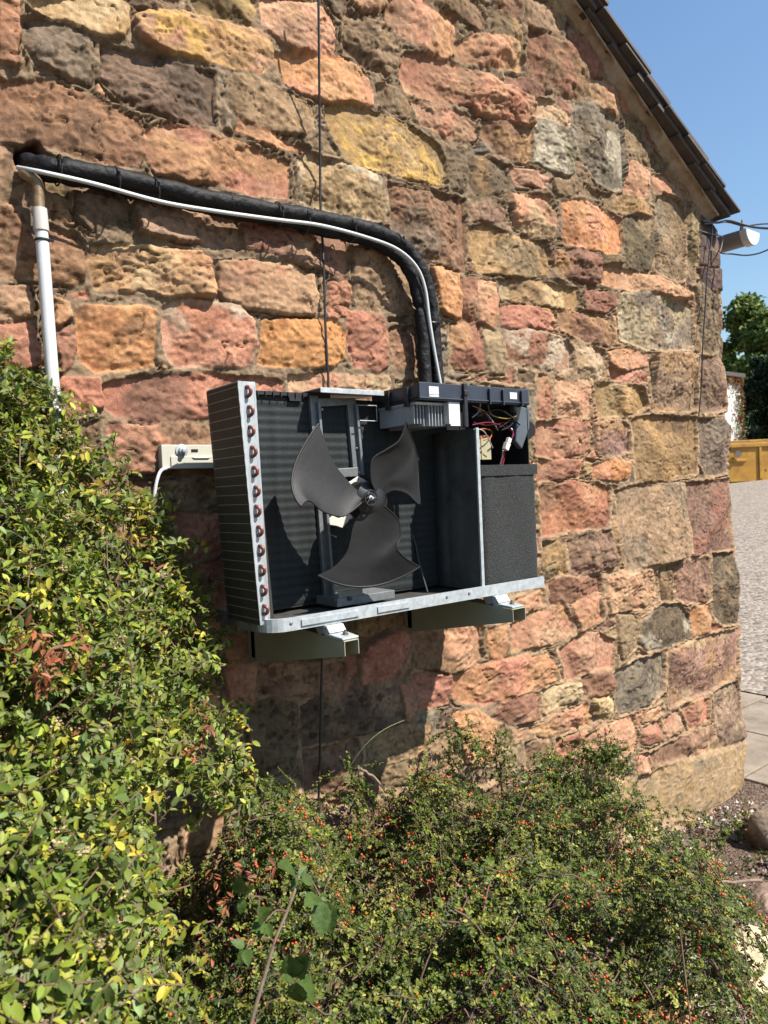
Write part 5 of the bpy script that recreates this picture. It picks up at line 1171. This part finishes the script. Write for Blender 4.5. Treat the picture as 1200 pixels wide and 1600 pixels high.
# outline along its length (side profile), sloped ends
pf = [(-.6, .0), (-.9, .55), (-1.0, 1.12), (3.4, 1.12), (3.2, .5), (2.6, 0)]
for bb in (0.0, 1.7): s.prism([sp_(a, bb, c_) for a, c_ in pf], fw*t)
for (p0, p1) in zip(pf, pf[1:]):
    if p0 == (-.95, 1.12): continue
    s.hexa([sp_(p0[0], t, p0[1]), sp_(p1[0], t, p1[1]), sp_(p1[0]+.04, t, p1[1]), sp_(p0[0]+.04, t, p0[1])], [sp_(p0[0], 1.7, p0[1]), sp_(p1[0], 1.7, p1[1]), sp_(p1[0]+.04, 1.7, p1[1]), sp_(p0[0]+.04, 1.7, p0[1])])
s.hexa([sp_(2.6, t, 0), sp_(-.25, t, 0), sp_(-.25, t, .04), sp_(2.6, t, .04)], [sp_(2.6, 1.7, 0), sp_(-.25, 1.7, 0), sp_(-.25, 1.7, .04), sp_(2.6, 1.7, .04)])
s.build('body', M_YEL, skp, bevel=.01)
s = MB()
for bb in (-.06, 1.76): s.hexa([sp_(-1.0, bb, 1.06), sp_(3.45, bb, 1.06), sp_(3.45, bb, 1.18), sp_(-1.0, bb, 1.18)], [sp_(-1.0, bb+.06, 1.06), sp_(3.45, bb+.06, 1.06), sp_(3.45, bb+.06, 1.18), sp_(-1.0, bb+.06, 1.18)])
s.hexa([sp_(-.98, -.055, .62), sp_(-.1, -.055, .62), sp_(-.1, -.055, .70), sp_(-.98, -.055, .70)], [sp_(-.98, -.002, .62), sp_(-.1, -.002, .62), sp_(-.1, -.002, .70), sp_(-.98, -.002, .70)])
s.build('rim', M_YEL, skp, bevel=.01)
for a in (.3, 1.3, 2.3):
    s = MB(); s.hexa([sp_(a, -.05, .05), sp_(a+.08, -.05, .05), sp_(a+.08, -.05, 1.05), sp_(a, -.05, 1.05)], [sp_(a, -.002, .05), sp_(a+.08, -.002, .05), sp_(a+.08, -.002, 1.05), sp_(a, -.002, 1.05)])
    s.build('stiffener', M_YEL, skp, bevel=.008)
for a in (-.4, 2.7):
    s = MB(); s.lathe(sp_(a, -.051, .85), -fw, [(0, .07), (.05, .07), (.06, .11), (.09, .11)], 14); s.build('lifting_lug', M_RUST, skp)
s = MB(); s.hexa([sp_(-.9, -.08, -.03), sp_(2.7, -.08, -.03), sp_(2.7, -.08, .02), sp_(-.9, -.08, .02)], [sp_(-.9, .1, -.03), sp_(2.7, .1, -.03), sp_(2.7, .1, .02), sp_(-.9, .1, .02)]) if False else None
r_ = random.Random(3)
n_ = M_YEL.node_tree.nodes; L_n = M_YEL.node_tree.links; bs = n_['Principled BSDF']; nz_ = n_.new('ShaderNodeTexNoise'); nz_.inputs['Scale'].default_value = 4.5; nz_.inputs['Detail'].default_value = 8; nz_.inputs['Roughness'].default_value = .75
L_n.new(n_['Texture Coordinate'].outputs['Object'], nz_.inputs['Vector']); mr_ = n_.new('ShaderNodeMapRange'); mr_.inputs[1].default_value = .58; mr_.inputs[2].default_value = .64; L_n.new(nz_.outputs[0], mr_.inputs[0])
mx_ = n_.new('ShaderNodeMix'); mx_.data_type = 'RGBA'; L_n.new(mr_.outputs[0], mx_.inputs[0]); L_n.new(bs.inputs['Base Color'].links[0].from_socket, mx_.inputs[6]); mx_.inputs[7].default_value = (.10, .035, .015, 1); L_n.new(mx_.outputs[2], bs.inputs['Base Color'])
# white outbuilding with creeper
hb = az_pt(1163, 30, 0); gzh = float(gz(hb.x, hb.y)); hb.z = gzh; hs_ = empty('white_outbuilding', hb, 'white rendered outbuilding with dark flat roof edge behind the skip', 'building')
def hp(a, b, c_): return hb+Vector((a, b, c_))
ht = 1.6+(742-592)/1155*30-gzh
s = MB(); s.hexa([hp(-6, 0, -.2), hp(0, 0, -.2), hp(0, 0, ht), hp(-6, 0, ht)], [hp(-6, 5, -.2), hp(0, 5, -.2), hp(0, 5, ht), hp(-6, 5, ht)]); s.build('wall', mat('white_render', (.72, .70, .64), .9, var=.15, scale=2, bump=.2), hs_)
s = MB(); s.hexa([hp(-6.1, -.15, ht+.003), hp(.15, -.15, ht+.003), hp(.15, -.15, ht+.16), hp(-6.1, -.15, ht+.16)], [hp(-6.1, 5.1, ht+.003), hp(.15, 5.1, ht+.003), hp(.15, 5.1, ht+.16), hp(-6.1, 5.1, ht+.16)]); s.build('roof', M_SLATE, hs_)
s = MB(); s.hexa([hp(-2.6, -.03, 1.0), hp(-1.6, -.03, 1.0), hp(-1.6, -.03, 2.2), hp(-2.6, -.03, 2.2)], [hp(-2.6, .0, 1.0), hp(-1.6, .0, 1.0), hp(-1.6, .0, 2.2), hp(-2.6, .0, 2.2)]); s.build('window', M_BLACK, hs_)
def cloud_leaves(pts, size, pal, pw, rs):
    N = len(pts); d = rs.normal(0, 1, (N, 3)); nr = rs.normal(0, .6, (N, 3))+np.array([.3, -.6, .8]); L_ = size*rs.uniform(.6, 1.4, N); col = np.array(pal)[rs.choice(len(pal), N, p=pw)]*rs.uniform(.7, 1.3, (N, 1))
    return leaves(pts, d, nr, L_, L_*.6, col, False)
cr_ = empty('creeper', hp(-.4, -.12, 0), 'red and green creeper climbing the corner of the white outbuilding', 'climbing plant'); pts = []
for i in range(900):
    a = rs.random(); yy_ = rs.random()**1.3*ht; edge_ = .45+.9*max(0, .5-yy_/ht)*2
    pts.append(np.array(hp(-abs(rs.normal(0, .25 if rs.random() < .5 else edge_*.8)), -.05-abs(rs.normal(0, .06)), yy_)))
for i in range(250): pts.append(np.array(hp(-1.2*rs.random(), -.1, ht*(.93+.06*rs.random()))))
for i in range(700): pts.append(np.array(hp(-1.1*rs.random()-.05, -.15-abs(rs.normal(0, .25)), rs.random()**1.4*1.1)))
v, f, c = cloud_leaves(np.array(pts), .10, [(.30, .04, .03), (.09, .15, .04), (.20, .16, .07)], [.35, .45, .2], rs)
mixed_mesh('foliage', v, f, M_LEAF, cr_, c)
def tree(name, base, height, rad, pal, pw, label, seed, nleaf=9000, size=.20, bottom=.15, conic=0):
    rs = np.random.default_rng(seed); b = empty(name, base, label, 'tree'); s = MB()
    s.tube([base-Vector((0, 0, .3)), base+Vector((.1, 0, height*.3)), base+Vector((-.05, .1, height*.7)), base+Vector((0, 0, height*.92))], lambda t: rad*.075*(1-.85*t)+.02, 9)
    blobs = []
    for i in range(46):
        hgt = bottom+(1-bottom)*rs.random(); wv = math.sin(math.pi*min(1, (hgt-bottom+.12)/(1.12-bottom)))**.6 if not conic else (1.05-hgt)
        r = rad*wv*rs.uniform(.25, .85); a = rs.uniform(0, 6.283); c_ = np.array(base)+np.array([r*math.cos(a), r*math.sin(a), height*hgt]); blobs.append((c_, rad*rs.uniform(.16, .34)))
        if i < 16: s.tube([base+Vector((0, 0, height*max(.15, hgt-.25))), (Vector(c_)+base+Vector((0, 0, height*hgt)))/2, Vector(c_)], lambda t: .06*(1-.8*t)+.01, 5)
    s.build('trunk', M_TWIG, b, sm=True)
    per = nleaf//46; pts = []
    for c_, r in blobs:
        d = rs.normal(0, 1, (per, 3)); d /= np.linalg.norm(d, axis=1, keepdims=True); pts.append(c_+d*r*(rs.random((per, 1))**.45)*np.array([1.1, 1.1, .8]))
    v, f, c = cloud_leaves(np.concatenate(pts), size, pal, pw, rs); mixed_mesh('crown', v, f, M_LEAF, b, c)
def ground_at(px, dist):
    p = az_pt(px, dist, 0); p.z = float(gz(p.x, p.y)); return p
gr1 = [(.11, .16, .03), (.17, .22, .045), (.07, .11, .025)]
dk = [(.018, .035, .012), (.03, .05, .018), (.012, .025, .01)]
tree('broadleaf_tree', ground_at(1178, 40), 1.6+(742-478)/1155*40-1.5, 2.3, gr1, [.4, .35, .25], 'mid green broadleaf tree, tallest above the barn corner in the background', 31, size=.26, bottom=.3)
tree('broadleaf_tree', ground_at(1215, 38), 1.6+(742-500)/1155*38-1.5, 2.2, gr1, [.4, .3, .3], 'lower green broadleaf tree at the right edge of the photo behind the dark evergreen', 32, size=.26)
tree('evergreen_tree', ground_at(1196, 32), 1.6+(742-555)/1155*32-1.5, 1.25, dk, [.4, .3, .3], 'dense dark evergreen at the right edge beside the white outbuilding', 33, 12000, .16, .03)
tree('evergreen_tree', ground_at(1232, 31), 1.6+(742-560)/1155*31-1.5, 1.3, dk, [.4, .3, .3], 'second dense dark evergreen just outside the right edge', 34, 9000, .16, .03)
tree('broadleaf_tree', ground_at(1150, 44), 1.6+(742-548)/1155*44-1.5, 1.9, gr1, [.3, .4, .3], 'rounded bright green tree directly above the white outbuilding roof', 35, size=.26)
# hedge beyond
hd = empty('hedge', ground_at(1250, 36), 'dark hedge closing the far side of the yard', 'hedge'); pts = []
for i in range(16000):
    a = rs.uniform(-9, 30); p = ground_at(1163, 36)+rt*a+fw*rs.uniform(0, 1.4); pts.append((p.x, p.y, p.z+rs.random()*3.0+.4*math.sin(a)))
v, f, c = cloud_leaves(np.array(pts), .24, dk+gr1[:1], [.35, .25, .2, .2], rs); mixed_mesh('foliage', v, f, M_LEAF, hd, c)
